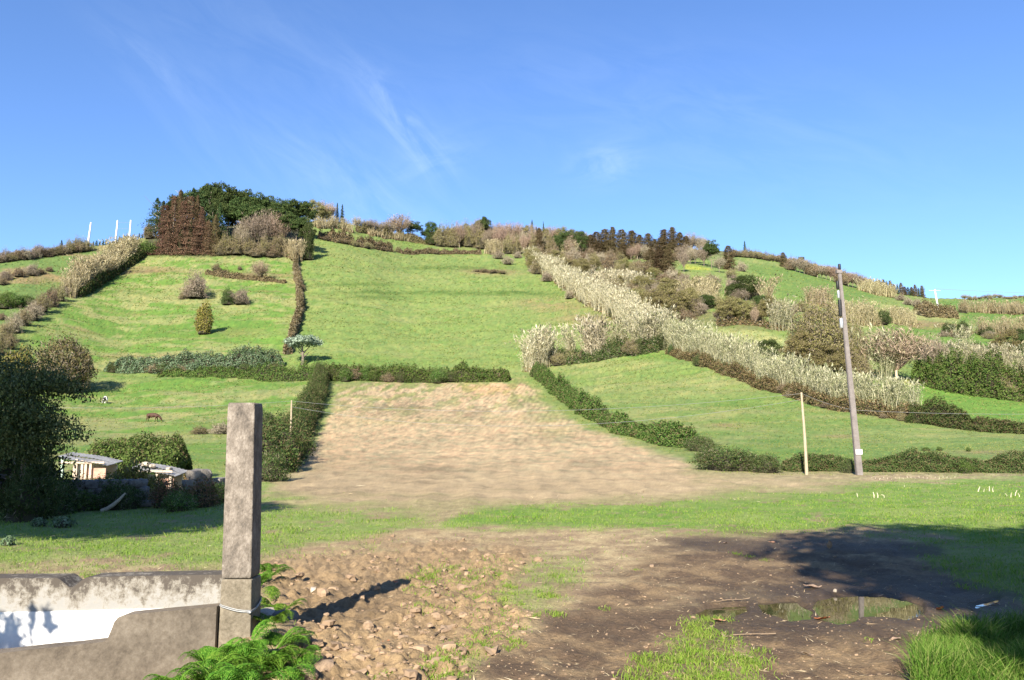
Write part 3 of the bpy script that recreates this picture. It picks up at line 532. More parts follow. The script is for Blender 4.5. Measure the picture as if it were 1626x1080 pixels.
# the grove on the hilltop
place('tall_conifer', 247, 376, 44, 66, 'dark conifer with a bare pale trunk, outermost on the open end of the hilltop grove')
many([('conifer_red', x, y, w_*1.3, y-t) for x, y, w_, t in ((260, 402, 34, 322), (273, 402, 40, 307), (289, 403, 30, 316), (299, 402, 40, 309), (318, 403, 34, 327), (329, 404, 24, 350), (266, 405, 22, 362), (310, 405, 24, 366))],
     'rust-brown conifer in the front rank of the hilltop grove', 'rust-brown conifers of the hilltop grove')
many([('tall_conifer', x, y, w_*1.25, y-t) for x, y, w_, t in ((256, 388, 36, 316), (270, 386, 40, 308), (284, 388, 40, 299), (303, 386, 42, 294), (320, 384, 42, 290), (334, 400, 34, 320), (346, 400, 32, 318), (432, 362, 26, 310), (421, 360, 24, 314), (262, 392, 36, 326), (330, 384, 40, 288))],
     'dark green conifer standing behind the rust-brown conifers of the grove', 'dark conifers of the hilltop grove')
many([('evergreen', x, y, w_, y-t) for x, y, w_, t in ((318, 378, 52, 292), (300, 380, 50, 300), (280, 382, 46, 308), (340, 380, 58, 285), (361, 380, 56, 288), (388, 378, 50, 300), (382, 380, 54, 300), (402, 378, 52, 305), (420, 376, 46, 309), (350, 392, 48, 312), (372, 392, 54, 318), (396, 390, 54, 322), (420, 390, 50, 326), (444, 384, 46, 314), (462, 380, 44, 316), (480, 382, 44, 318), (452, 398, 40, 336), (470, 400, 42, 340), (486, 404, 30, 352))],
     'dark evergreen with a rounded crown in the hilltop grove', 'round evergreens of the hilltop grove')
many([('bare', 398, 398, 44, 62), ('bare', 418, 398, 46, 66), ('bare_pink', 438, 398, 44, 62), ('bare', 384, 400, 30, 50)], 'leafless grey tree at the front edge of the hilltop grove', 'leafless trees of the hilltop grove')
many([('olive', 360, 404, 34, 38), ('olive', 378, 405, 36, 34), ('olive', 398, 406, 38, 32), ('olive', 420, 407, 40, 34), ('olive', 440, 407, 34, 40), ('brown', 408, 408, 34, 20), ('olive', 350, 405, 26, 30), ('brown', 432, 409, 30, 20)],
     'olive-brown shrub along the front edge of the hilltop grove', 'shrubs along the grove edge')
place('dark', 489, 412, 24, 66, 'dark ivy-covered thicket closing the field side of the hilltop grove')
place('olive', 236, 378, 26, 30, 'pale twiggy shrub below the outermost conifer of the grove'); place('green', 232, 404, 46, 22, 'low green bush under the hilltop grove beside the white poles')
place('brown', 216, 404, 26, 14, 'low brown bush between the white poles and the hilltop grove')
many([('bare_pink', 512, 354, 26, 36), ('olive_tree', 500, 356, 34, 40), ('bare_pink', 524, 352, 22, 34), ('olive_tree', 516, 356, 22, 26)], 'brownish tree on the crest just behind the hilltop grove', 'brownish trees behind the grove')
many([('conifer', 535, 352, 14, 34), ('conifer', 543, 353, 13, 32), ('conifer', 462, 352, 14, 34)], 'slim dark conifer on the crest behind the hilltop grove', 'slim conifers behind the grove')
many([('bare', x, y, w_, h_) for x, y, w_, h_ in ((566, 366, 18, 24), (580, 369, 22, 20), (590, 371, 22, 24), (602, 372, 20, 22), (612, 374, 22, 26), (622, 376, 20, 24))], 'small leafless tree on the saddle between grove and ridge wood', 'small leafless trees on the saddle')
place('bare_pink', 634, 378, 46, 40, 'wide pinkish leafless tree on the saddle of the ridge'); place('evergreen', 655, 380, 34, 29, 'round-headed evergreen with sky showing under it on the saddle')
place('evergreen', 677, 384, 22, 18, 'small round evergreen where the ridge wood begins'); place('olive', 662, 383, 20, 9, 'low dark shrub in the gap of the skyline below the round-headed evergreen')
many([('conifer_brown', 282, 401, 26, 104), ('conifer_brown', 310, 401, 22, 96), ('conifer', 301, 404, 18, 60), ('conifer', 285, 405, 16, 48), ('conifer_brown', 340, 404, 22, 66)], 'dusky half-green conifer mixed among the rust-brown front of the grove', 'half-green conifers in the grove front')
# the wood on the ridge
rr = random.Random(11); row = []
for i in range(26):
    x = 690+i*9.6; t = np.interp(x, (690, 720, 750, 768, 800, 845, 880, 925, 945), (366, 358, 349, 345, 350, 353, 356, 366, 372))+rr.uniform(0, 5); y = np.interp(x, (690, 760, 850, 945), (388, 392, 394, 397)); row.append((rr.choice(['bare_pink', 'bare_pink', 'bare', 'olive_tree']), x, y, rr.uniform(22, 30), y-t))
many(row, 'leafless brown tree along the skyline of the ridge wood', 'trees along the skyline of the ridge wood')
row = []
for i in range(22):
    x = 688+i*11; y = np.interp(x, (688, 740, 800, 870, 930), (389, 394, 401, 408, 409)); row.append((rr.choice(['bare_pink', 'bare', 'olive', 'bush_tree', 'olive', 'bare_pink']), x+rr.uniform(-3, 3), y+rr.uniform(-2, 2), rr.uniform(24, 34), rr.uniform(34, 48)))
many(row, 'tree of mixed bare and olive growth in the lower edge of the ridge wood', 'trees in the lower edge of the ridge wood')
place('evergreen', 766, 394, 30, 51, 'dark evergreen dome rising above the bare trees of the ridge wood')
many([('conifer', 845, 394, 11, 47), ('conifer', 863, 395, 10, 45), ('conifer', 698, 387, 10, 33), ('conifer', 852, 394, 9, 36)], 'narrow dark conifer spire above the bare ridge wood', 'conifer spires of the ridge wood')
place('conifer_brown', 856, 408, 24, 48, 'brown conifer low in the ridge wood behind the upper canes'); place('bush_tree', 836, 402, 18, 30, 'dark round tree in front of the ridge wood')
many([('bare_pink', 814, 403, 16, 34), ('bare_pink', 832, 405, 16, 34)], 'pale-trunked leafless tree at the foot of the ridge wood', 'pale-trunked trees below the ridge wood')
many([('twiggy', 792, 412, 24, 16), ('twiggy', 806, 420, 24, 16), ('twiggy', 783, 404, 20, 12), ('twiggy', 822, 410, 20, 14)], 'grey twiggy shrub below the ridge wood at the corner of the great pasture', 'grey shrubs below the ridge wood')
many([('conifer_brown', x, y, w_*1.5, y-t) for x, y, w_, t in ((938, 406, 26, 372), (947, 404, 26, 366), (961, 404, 26, 362), (973, 404, 20, 358), (988, 405, 26, 362), (1004, 405, 28, 364), (1016, 406, 22, 372), (930, 408, 24, 378), (968, 410, 28, 380), (952, 411, 26, 384), (990, 411, 24, 384), (1030, 404, 22, 369), (1040, 406, 20, 378), (1055, 402, 24, 362), (1068, 402, 20, 359), (1080, 403, 24, 368), (1090, 404, 18, 374), (1052, 410, 26, 376), (1066, 411, 22, 382))],
     'dusky brown conifer in the stand right of the ridge wood', 'dusky brown conifers on the ridge')
many([('conifer_brown', 1034, 428, 34, 34), ('conifer_brown', 1048, 431, 38, 36), ('conifer_brown', 1062, 432, 34, 38)], 'rusty conifer in the trio standing forward of the ridge conifers', 'trio of rusty conifers')
many([('bare_pink', 1012, 411, 22, 26), ('bare', 1024, 412, 18, 24), ('bare', 1086, 432, 22, 38), ('bare_pink', 1002, 412, 18, 20)], 'pale leafless tree in front of the ridge conifers', 'pale leafless trees among the ridge conifers')
many([('bare', x, y, w_, h_) for x, y, w_, h_ in ((1098, 402, 26, 34), (1110, 402, 26, 28), (1120, 403, 20, 26), (1086, 412, 30, 26), (1104, 418, 34, 28), (1118, 422, 34, 34), (1096, 420, 26, 26))], 'rounded grey leafless tree beyond the ridge conifers', 'rounded grey trees on the ridge')
place('evergreen', 1130, 426, 28, 46, 'dark evergreen tree near the end of the ridge wood'); place('conifer_brown', 1157, 428, 32, 40, 'dark red-brown conifer at the end of the ridge wood'); place('conifer', 1183, 402, 11, 22, 'lone conifer spire on the bare skyline beyond the ridge wood')
place('bare', 1142, 433, 26, 26, 'pale leafless tree in front of the dark evergreen at the wood end'); place('olive', 1161, 442, 26, 18, 'pale shrub below the dark red-brown conifer'); place('twiggy', 1178, 432, 22, 20, 'twiggy shrub where the scrub meets the upper slope pasture')
row = [(rr.choice(['brown', 'olive', 'twiggy']), x, np.interp(x, (1165, 1200, 1260), (408, 410, 421)), rr.uniform(16, 24), rr.uniform(12, 17)) for x in np.arange(1166, 1262, 8)]
many(row, 'low brown bush in the hedgerow along the skyline', 'bushes of the skyline hedgerow')
place('conifer_brown', 1244, 424, 19, 24, 'single dark conifer in the skyline hedgerow'); place('evergreen', 1272, 424, 12, 16, 'small dark tree poking above the skyline hedgerow')
row = [(rr.choice(['bare_pink', 'bare', 'brown', 'bare_pink']), x, np.interp(x, (1256, 1330, 1400), (429, 449, 470)), rr.uniform(18, 26), rr.uniform(20, 27)) for x in np.arange(1256, 1372, 7)]
many(row, 'bare brown tree in the strip descending behind the tall grey pole', 'bare trees of the descending strip')
row = [(rr.choice(['brown', 'olive', 'bare_pink']), x, np.interp(x, (1280, 1330, 1390), (424, 434, 456)), rr.uniform(16, 24), rr.uniform(10, 14)) for x in np.arange(1276, 1400, 9)]
many(row, 'dim brown bush on the skyline behind the descending strip', 'skyline bushes behind the descending strip')
row = [('conifer_brown' if i % 3 else 'conifer', 1392+i*5.6, np.interp(1392+i*5.6, (1392, 1470), (464, 472)), rr.uniform(10, 14), rr.uniform(13, 22)) for i in range(14)]
many(row, 'small dark conifer in the plantation on the far skyline', 'conifers of the far plantation')
row = [(rr.choice(['twiggy', 'olive', 'bare']), x, np.interp(x, (1530, 1626), (477, 474)), rr.uniform(9, 15), rr.uniform(5, 10)) for x in np.arange(1532, 1632, 8)]
many(row, 'tiny bush on the farthest skyline', 'tiny bushes of the farthest skyline')
many([('twiggy', 1442, 484, 20, 14), ('twiggy', 1456, 488, 22, 14), ('olive', 1470, 486, 20, 10), ('twiggy', 1430, 478, 18, 12)], 'grey twiggy bush below the far conifer plantation', 'grey bushes below the far plantation')
row = [(rr.choice(['olive', 'brown', 'twiggy', 'dark']), x, np.interp(x, (690, 760, 850, 945), (388, 392, 394, 398))+1, rr.uniform(20, 30), rr.uniform(14, 25)) for x in np.arange(686, 936, 7)]
many(row, 'understorey bush between the trunks of the ridge wood', 'understorey of the ridge wood')
row = [(rr.choice(['brown', 'olive', 'brown']), x, 412+rr.uniform(-6, 3), rr.uniform(18, 28), rr.uniform(12, 20)) for x in np.arange(928, 1100, 8)]
many(row, 'dark undergrowth bush at the feet of the dusky ridge conifers', 'undergrowth below the ridge conifers')
# scrub belt beside the canes
row = []
for i in range(66):
    x = 846+(i % 22)*12.2+rr.uniform(-4, 4); f_ = (i//22)*.5+rr.uniform(0, .45); y = np.interp(x, (840, 930, 1020, 1110), (420, 412, 436, 460))*(1-f_)+np.interp(x, (840, 930, 1020, 1110), (426, 448, 474, 500))*f_; row.append((rr.choice(['olive', 'olive', 'olive_tree', 'twiggy', 'olive', 'brown']), x, y, rr.uniform(26, 44), rr.uniform(20, 34)))
many(sorted(row, key=lambda r: r[2]), 'olive scrub bush in the thicket beside the upper canes', 'olive scrub beside the canes')
many([('olive_tree', x, y, w_, h_) for x, y, w_, h_ in ((1010, 496, 50, 40), (1040, 503, 54, 44), (1074, 507, 56, 50), (1096, 500, 36, 46), (985, 486, 40, 30), (1062, 480, 44, 40), (1020, 470, 46, 34))], 'large olive bush massed behind the middle of the cane strip', 'large olive bushes behind the canes')
place('dark', 966, 464, 13, 17, 'small dark green bush against the upper cane stand'); place('dark', 1003, 465, 16, 22, 'olive-green bush at the end of the upper cane stand'); place('olive', 920, 450, 24, 18, 'olive bush growing inside the upper canes'); place('dark', 974, 504, 20, 20, 'dark bush breaking the foot of the cane strip'); place('dark', 1000, 516, 18, 24, 'darker bush lower down the foot of the cane strip')
place('twiggy', 905, 474, 22, 16, 'grey bush at the upper foot of the cane strip'); place('twiggy', 868, 448, 24, 18, 'grey twiggy shrub between the great pasture and the canes'); place('twiggy', 850, 434, 26, 18, 'highest grey twiggy shrub beside the canes')
place('twiggy', 1085, 453, 30, 22, 'round grey shrub on the far side of the olive thicket'); place('olive', 1128, 462, 46, 28, 'broad olive shrub below the yellow flowers'); place('olive', 1108, 452, 26, 16, 'small olive shrub left of the broad one below the flowers')
place('bush_tree', 1185, 478, 60, 42, 'brown-topped tree on the slope above the low stone bank'); KIND['bush_tree']['used'] += 1
many([('olive_tree', 1156, 513, 44, 44), ('olive_tree', 1180, 512, 40, 40), ('olive_tree', 1222, 518, 36, 46), ('olive', 1200, 510, 40, 34)], 'olive tree standing along the low stone bank', 'olive trees along the low stone bank')
place('bare_pink', 1199, 518, 16, 30, 'small tree with a pale trunk on the low stone bank')
# about the tall grey pole
place('dome', 1304, 594, 118, 112, 'great olive-brown bush behind the tall grey pole'); place('olive_tree', 1275, 596, 64, 70, 'lower olive bush leaning against the great one'); place('dome', 1354, 594, 58, 92, 'darker bush just right of the tall grey pole'); place('olive', 1366, 604, 48, 48, 'yellow-green bush at the foot of the darker bush by the pole'); place('olive_tree', 1318, 602, 60, 56, 'dense olive bush in front of the great one at the pole')
place('bush_tree', 1222, 578, 46, 40, 'small round dark bush above the cane strip left of the great bush'); place('twiggy', 1252, 588, 34, 30, 'pale twiggy bush between the small round bush and the great one'); place('olive', 1250, 512, 36, 26, 'olive bush behind the top of the great bush'); place('olive', 1290, 506, 40, 26, 'olive bush poking up behind the great bush'); place('olive', 1326, 504, 34, 30, 'olive bush behind the tall grey pole at the cane row')
place('dark', 1402, 516, 31, 25, 'solitary dark round bush in front of the far canes'); place('dark', 1530, 532, 24, 25, 'dark bush at the start of the far right cane row'); many([('dark', 1572, 534, 18, 16), ('dark', 1595, 533, 22, 16)], 'dark bush tucked at the foot of the far right cane row', 'dark bushes in the far right cane row')
place('bare_pink', 1424, 606, 118, 88, 'wide leafless tree with a cream trunk above the yellow flowers'); place('bare', 1480, 592, 50, 60, 'browner leafless tree behind the cream-trunked one')
place('olive_tree', 1602, 570, 48, 46, 'yellow-olive tree behind the long cane row'); place('bush_tree', 1630, 572, 40, 44, 'darker tree at the picture edge behind the long cane row')
many([('dark', 1508, 562, 28, 20), ('dark', 1548, 562, 34, 20), ('dark', 1578, 562, 24, 18)], 'blue-green bush above the long cane row', 'blue-green bushes above the long cane row')
# left of the grove and on the left pastures
row = [(rr.choice(['twiggy', 'olive', 'twiggy', 'brown', 'bare']), x, np.interp(x, (-20, 60, 140), (421, 409, 398)), rr.uniform(18, 28), rr.uniform(16, 24)) for x in np.arange(-16, 140, 9)]
many(row, 'pale twiggy shrub in the skyline hedgerow beside the single white pole', 'shrubs of the skyline hedgerow by the white pole')
place('conifer', 97, 398, 12, 18, 'little pointed conifer in the skyline hedgerow by the white pole'); place('olive', 122, 398, 30, 24, 'roundest shrub of the skyline hedgerow just left of the single white pole')
row = [('conifer', x, 395, rr.uniform(12, 17), np.interp(x, (-10, 25, 56), (42, 38, 26))+rr.uniform(-3, 3)) for x in np.arange(-12, 58, 6)]
many(row, 'dark conifer in the far plantation left of the white poles', 'conifers of the plantation left of the white poles', back=25)
row = [('conifer', x, np.interp(x, (146, 232), (392, 375)), rr.uniform(11, 15), rr.uniform(18, 26)) for x in np.arange(148, 236, 5.2)]
many(row, 'dark conifer in the far plantation behind the white poles', 'conifers of the plantation behind the white poles', back=12)
many([('twiggy', 8, 446, 26, 20), ('brown', 30, 440, 26, 16), ('twiggy', 50, 437, 28, 22), ('brown', 78, 431, 16, 10), ('brown', 4, 452, 22, 14), ('brown', 66, 436, 16, 10)], 'low brown shrub in the short row across the upper left pasture', 'shrubs across the upper left pasture')
many([('green', 8, 492, 34, 24), ('green', 26, 488, 36, 22), ('green', 44, 482, 30, 16), ('green', 14, 480, 30, 18)], 'bright green broad-leaved shrub on the upper left pasture', 'green shrubs on the upper left pasture')
place('brown', 3, 508, 18, 14, 'dark brown shrub below the bright green shrubs')
place('twiggy', 311, 474, 50, 48, 'big pale grey twiggy shrub alone on the left pasture'); place('brown', 290, 475, 18, 13, 'small reddish bush at the foot of the pale grey shrub'); place('brown', 298, 472, 16, 22, 'darker stem bush on the side of the pale grey shrub')
place('dark', 362, 485, 28, 28, 'dark compact shrub right of the pale grey one'); place('twiggy', 382, 485, 36, 30, 'pale bare shrub joined to the dark compact one'); place('olive', 343, 430, 20, 15, 'little olive shrub below the grove'); place('brown', 381, 428, 10, 8, 'tiny reddish bush below the grove')
place('bare_pink', 413, 446, 34, 32, 'thin leafless tree on the left pasture below the grove'); place('olive', 436, 408, 24, 18, 'olive bush below the ivy thicket of the grove')
# row up the left boundary
seg = [(-4, 566), (8, 545), (22, 528), (36, 517), (52, 507), (66, 496), (80, 487), (94, 478), (104, 470)]
row = [(k, x, y, w_, h_) for (x, y), k, w_, h_ in zip(seg, ('olive', 'olive', 'twiggy', 'brown', 'twiggy', 'olive', 'brown', 'olive', 'twiggy'), (34, 34, 32, 30, 32, 32, 32, 28, 22), (44, 40, 38, 32, 36, 32, 36, 30, 22))]
many(row, 'brown-olive bush in the boundary row below the dry canes', 'bushes of the left boundary row')
place('brown', 58, 500, 26, 22, 'reddish bush in the gap of the left boundary row'); place('olive', 14, 556, 30, 30, 'yellowing bush at the lowest end of the left boundary row')
# the yellow-olive column
KIND['column'] = dict(name='columnar_shrub', cat='shrub', h=4, w=2.2, used=0, var=[(crown_shrub(2.2, 4, np.random.default_rng(4), 3000, .12, .1, .2).mesh('columnar_shrub_leaves', [M['yellow_olive'], M['bare'], M['core']]),)])
place('column', 323, 531, 29, 53, 'yellow-olive columnar shrub alone on the left pasture')
# the big bush of the lower left pasture
KIND['big'] = dict(name='round_bush', cat='bush', h=6, w=8, used=0, var=[(crown_shrub(8, 6, np.random.default_rng(9), 9000, .15, .25, .24).mesh('round_bush_leaves', [leaf_mat('bronze_olive_leaves', [(.045, .05, .018), (.09, .085, .03), (.15, .125, .05), (.12, .085, .05)], .2, .05), M['bare'], M['core']]),)])
place('big', 100, 622, 104, 84, 'large bronze-olive round bush casting a shadow on the lower left pasture')
KIND['pale'] = dict(name='umbrella_tree', cat='tree', h=4, w=6, used=0, var=[(crown_broad(6, 4, 1.6, np.random.default_rng(2), 3200, .17, 40, 1.1, .6, -.1).mesh('umbrella_tree_crown', [M['grey_green']]), trunk_mesh('umbrella_tree_trunk', 2.6, .30, M['bark'], np.random.default_rng(1), .03, 7, .45))])
place('pale', 480, 578, 62, 48, 'pale grey-green umbrella-shaped tree at the corner of the hedges')
many([('brown', x, y, w_, h_) for x, y, w_, h_ in ((770, 434, 22, 7), (784, 435, 24, 7), (797, 435, 20, 6), (758, 433, 16, 5))], 'low brown bracken patch on the great pasture', 'bracken patches on the great pasture')
# ------------------------------------------------------------------ hedges and canes
def path(pts, step=.5):
    w_ = np.array([P(x, y) for x, y in pts]); d = np.r_[0, np.cumsum(np.linalg.norm(np.diff(w_, axis=0), axis=1))]; n = max(4, int(d[-1]/step)); s = np.linspace(0, d[-1], n)
    q = np.stack([np.interp(s, d, w_[:, i]) for i in range(3)], 1)
    k = np.ones(5)/5; qq = np.stack([np.convolve(np.pad(q[:, i], 2, 'edge'), k, 'valid') for i in range(3)], 1) if n > 8 else q
    t = np.gradient(qq, axis=0); t[:, 2] = 0; t /= np.linalg.norm(t, axis=1, keepdims=True)+1e-9; return s, qq, np.c_[-t[:, 1], t[:, 0], 0*s], np.interp(s, d, np.arange(len(pts)))
def hedge(name, cat, label, pts, width, height, mats, S=None, cover=2.6, lump=.35, group=None, shift=0., twig=.08, seed=1, square=.0, wild=1.0):
    """a hedge along a line on the ground; height may be given per point (metres)"""
    g = np.random.default_rng(seed); s, q, side, kk = path(pts); H = np.interp(kk, np.arange(len(pts)), np.broadcast_to(height, (len(pts),))); W = np.interp(kk, np.arange(len(pts)), np.broadcast_to(width, (len(pts),)))
    H = H*(1+wild*(.72*vnoise(s*.33/max(.5, np.mean(H)/2), 0*s, seed+9)-.33)); W = W*(.8+.45*vnoise(s*.4, 0*s, seed+12)); q = q+side*shift; o = q[0].copy(); o[2] = float(ground(o[:1], o[1:2])[0]); L = s[-1]; Ym = np.median(q[:, 1]); S = (S or max(.06, Ym*.0017))*.72
    n = int(cover*L*(np.mean(H)*2+np.mean(W))*.95/(1.1*S*S)); n = min(n, 110000)
    ss = g.uniform(0, L, n); th = g.uniform(0, np.pi, n); I = lambda a: np.interp(ss, s, a)
    c0 = np.stack([I(q[:, i]) for i in range(3)], 1); sd = np.stack([I(side[:, i]) for i in range(3)], 1); Hn, Wn = I(H), I(W)
    def shape(ss, th): return (1-lump*.6)+lump*vnoise(ss*.45, th*.9, seed)*1.2+lump*1.3*(vnoise(ss*1.5, th*2.6, seed+1)-.5)+.16*(vnoise(ss*4.5, th*7, seed+3)-.5)
    ends = np.minimum(1, np.minimum(ss, L-ss)/(.35*np.mean(W)+.05)+.25)**.5
    r = shape(ss, th)*g.uniform(.76, 1.10, n)*ends; cs, sn = np.cos(th), np.sin(th)
    if square: f_ = 1/np.maximum(np.abs(cs), sn)**square; cs, sn = cs*f_, sn*f_
    xy = c0+sd*(cs*Wn/2*r)[:, None]; z = ground(xy[:, 0], xy[:, 1])+sn*Hn*r+.02; c = np.c_[xy[:, :2], z]-o
    nrm = sd*cs[:, None]+np.array([0, 0, 1.])*sn[:, None]; nt_ = int(n*twig); b = Buf()
    b.leaves(c[nt_:], S*g.uniform(.6, 1.3, n-nt_), nrm[nt_:], .55, .7, m=0, g=g)
    if nt_: b.leaves(c[:nt_]+nrm[:nt_]*.1, S*2.2, None, .09, 1, nrm[:nt_]+g.normal(size=(nt_, 3))*.4, m=1, g=g)
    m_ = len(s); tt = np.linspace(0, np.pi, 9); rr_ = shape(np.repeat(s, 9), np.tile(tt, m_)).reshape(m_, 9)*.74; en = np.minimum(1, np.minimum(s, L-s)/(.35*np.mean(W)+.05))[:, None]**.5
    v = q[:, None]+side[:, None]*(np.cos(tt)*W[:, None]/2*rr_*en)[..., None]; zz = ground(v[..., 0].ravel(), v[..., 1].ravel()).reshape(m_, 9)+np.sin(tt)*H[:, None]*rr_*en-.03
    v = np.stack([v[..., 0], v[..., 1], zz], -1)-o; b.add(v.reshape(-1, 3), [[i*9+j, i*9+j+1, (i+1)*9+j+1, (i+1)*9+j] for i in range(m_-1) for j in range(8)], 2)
    ob = link(name, b.mesh(name, [M[mats[0]], M[mats[1]], M['core']]), None, o); return tag(ob, label, cat, group)
def canes(label, pts, width, height, mat='cane', density=7., seed=1, group=None, thick=.042, low=.3, name='cane_hedge', cat='canes', shift=0., leaves=11, lean=.19):
    """giant reed: stems with arching leaves and a feathered head"""
    g = np.random.default_rng(seed); s, q, side, kk = path(pts); H = np.interp(kk, np.arange(len(pts)), np.broadcast_to(height, (len(pts),))); W = np.interp(kk, np.arange(len(pts)), np.broadcast_to(width, (len(pts),)))
    L = s[-1]; q = q+side*shift; o = q[0].copy(); o[2] = float(ground(o[:1], o[1:2])[0]); n = min(7500, int(L*np.mean(W)*density)); ss = g.uniform(0, L, int(n*1.4)); ss = ss[(vnoise(ss*.55, 0*ss, seed+4) > .26) | (g.random(len(ss)) < .25)][:n]; n = len(ss); I = lambda a: np.interp(ss, s, a)
    xy = np.stack([I(q[:, i]) for i in range(3)], 1)+np.stack([I(side[:, i]) for i in range(3)], 1)*(g.uniform(-.5, .5, n)*I(W)*(.75+.5*vnoise(ss*.3, 0*ss, seed)))[:, None]
    z = ground(xy[:, 0], xy[:, 1]); base = np.c_[xy[:, :2], z]-o; h = I(H)*g.uniform(.52, 1.1, n)*(.78+.4*vnoise(ss*.35, xy[:, 0]*.3, seed+2))
    cl = np.c_[vnoise(xy[:, 0]*.5, xy[:, 1]*.5, seed+5)-.5, vnoise(xy[:, 0]*.5, xy[:, 1]*.5, seed+6)-.5, np.zeros(n)]*lean*3.2
    ln = cl+np.c_[g.normal(size=(n, 2))*lean, np.zeros(n)]; t = np.linspace(0, 1, 4); st = base[:, None]+np.array([0, 0, 1.])*(h[:, None]*t)[..., None]+ln[:, None]*(h[:, None]*t**2)[..., None]
    sc = max(1., np.median(q[:, 1])/95.)
    ang = g.uniform(0, np.pi, n); sv = np.c_[np.cos(ang), np.sin(ang), 0*ang]; b = Buf(); b.strips(st, np.broadcast_to(thick*sc*np.array([1, .9, .7, .3]), (n, 4)), sv)
    m_ = n*leaves; i = np.repeat(np.arange(n), leaves); f_ = g.uniform(.25, 1, m_); f_ = f_**.8; p0 = base[i]+np.array([0, 0, 1.])*(h[i]*f_)[:, None]+ln[i]*(h[i]*f_**2)[:, None]
    a = g.uniform(0, 2*np.pi, m_); dr = np.c_[np.cos(a), np.sin(a), g.uniform(.3, 1.5, m_)]; ll = .06*h[i]*g.uniform(.6, 1.6, m_); b.leaves(p0+dr*ll[:, None]*.7, ll, None, .075*min(1.6, sc), 1, dr, g=g)
    pl = base+np.array([0, 0, 1.])*h[:, None]+ln*h[:, None]; b.leaves(np.repeat(pl, 2, 0)+g.normal(size=(2*n, 3))*.06, np.repeat(.075*h, 2), None, .26, 1, np.repeat(ln+np.array([0, 0, 1.]), 2, 0), g=g)
    if low:
        k = int(n*low*3); j = g.integers(0, n, k); c = base[j]+np.c_[g.normal(size=(k, 2))*.35, g.random(k)**1.4*h[j]*.34+.05]; b.leaves(c, .13*sc*g.uniform(.6, 1.4, k), None, .5, 1, m=1, g=g)
    ob = link(name, b.mesh(name, [M[mat], M['litter']]), None, o); return tag(ob, label, cat, group)
# cane strips
canes('long strip of pale dry canes, its upper half beside the great pasture', [(835, 414), (862, 436), (895, 458), (930, 482), (968, 500), (1000, 522), (1035, 545)], [4, 5, 5.5, 5.5, 5.5, 6, 7], [5.4, 6.2, 6.4, 6.0, 5.6, 5.6, 5.6], 'cane', 9, 1, shift=1.8)
canes('long strip of pale dry canes, its lower half above the right pasture', [(1035, 548), (1075, 556), (1110, 572), (1150, 587), (1200, 606), (1250, 622), (1300, 637), (1345, 647), (1400, 655), (1455, 660)], [8, 6, 5, 4.2, 4, 4, 3.6, 3.4, 3.2, 3], [5.4, 4.6, 4.1, 3.9, 3.8, 3.7, 3.5, 3.4, 3.4, 3.3], 'cane_green', 13, 2, shift=1.6, low=.5)
canes('bright cream cane clump standing alone at the corner of the great pasture', [(834, 590), (845, 588), (858, 584), (872, 578)], 3.6, [5.6, 6.4, 6.6, 5.2], 'cane', 17, 3, name='cane_clump')
canes('small cream cane tuft between the corner clump and the wide clump', [(898, 572), (914, 570)], 2.6, 5.6, 'cane', 17, 4, name='cane_clump'); canes('wide cream cane clump rising from the dark hedge of the great pasture', [(924, 572), (945, 570), (964, 568)], 4.0, [5.8, 6.6, 5.8], 'cane', 17, 5, name='cane_clump')
canes('pale leaning canes between the yellow bush and the long cane strip', [(972, 565), (995, 562), (1020, 558), (1050, 552)], 3, [5, 6, 6.5, 7], 'cane_green', 11, 6, name='cane_clump')
canes('upper cane stand enclosed by olive scrub', [(940, 467), (965, 466), (1000, 468), (1025, 470)], 5, 6, 'cane', 6, 7); canes('cane stand on the far side of the large olive bushes', [(1094, 482), (1120, 486), (1142, 488)], 6, 5.4, 'cane_far', 6, 8)
canes('buff cane clump left of the great bush', [(1228, 522), (1250, 526)], 5, 6.5, 'cane_green', 9, 9, name='cane_clump'); canes('small cane clump beside the brown-topped tree', [(1212, 486), (1226, 488)], 5, 6.5, 'cane_far', 7, 10, name='cane_clump')
canes('cane block on the open slope left of the tall pole top', [(1288, 484), (1318, 486)], 5, 4.8, 'cane_far', 8, 11); canes('cane row running from the tall pole to the solitary round bush', [(1338, 512), (1365, 514), (1388, 514)], 5, 4.8, 'cane_far', 8, 12); canes('cane row just beyond the solitary round bush', [(1414, 514), (1430, 515), (1446, 515)], 5, 4.6, 'cane_far', 8, 13)
canes('pale canes on the skyline below the far plantation', [(1372, 464), (1395, 468), (1422, 474)], 5, 5.5, 'cane_far', 5, 14); canes('tan cane band on the farthest slope', [(1528, 495), (1575, 497), (1640, 501)], 5, 4.6, 'cane_far', 5, 15)
canes('far right cane row behind the dark bushes', [(1540, 531), (1580, 533), (1640, 534)], 4, 4.2, 'cane_far', 7, 16); canes('long cane row above the dark green hedge', [(1470, 590), (1510, 592), (1560, 595), (1640, 598)], 4.5, 4.6, 'cane_green', 9, 17)
canes('green-tinged canes between the pole bushes and the cream-trunked tree', [(1378, 602), (1395, 603), (1418, 606)], 5, [6.5, 7.2, 6], 'cane_green', 9, 19); canes('thin canes among the blue-green bushes', [(1524, 566), (1536, 566)], 3, 6, 'cane_green', 8, 20, name='cane_clump')
canes('dry canes on the left boundary below the white poles', [(106, 472), (122, 463), (138, 453), (152, 445), (166, 436)], 4.5, [5, 7, 7, 6.5, 6], 'cane_far', 9, 21); canes('upper canes on the left boundary right at the white poles', [(168, 436), (182, 424), (198, 412), (214, 402)], 5, [6, 7.5, 7.5, 6], 'cane_far', 8, 22)
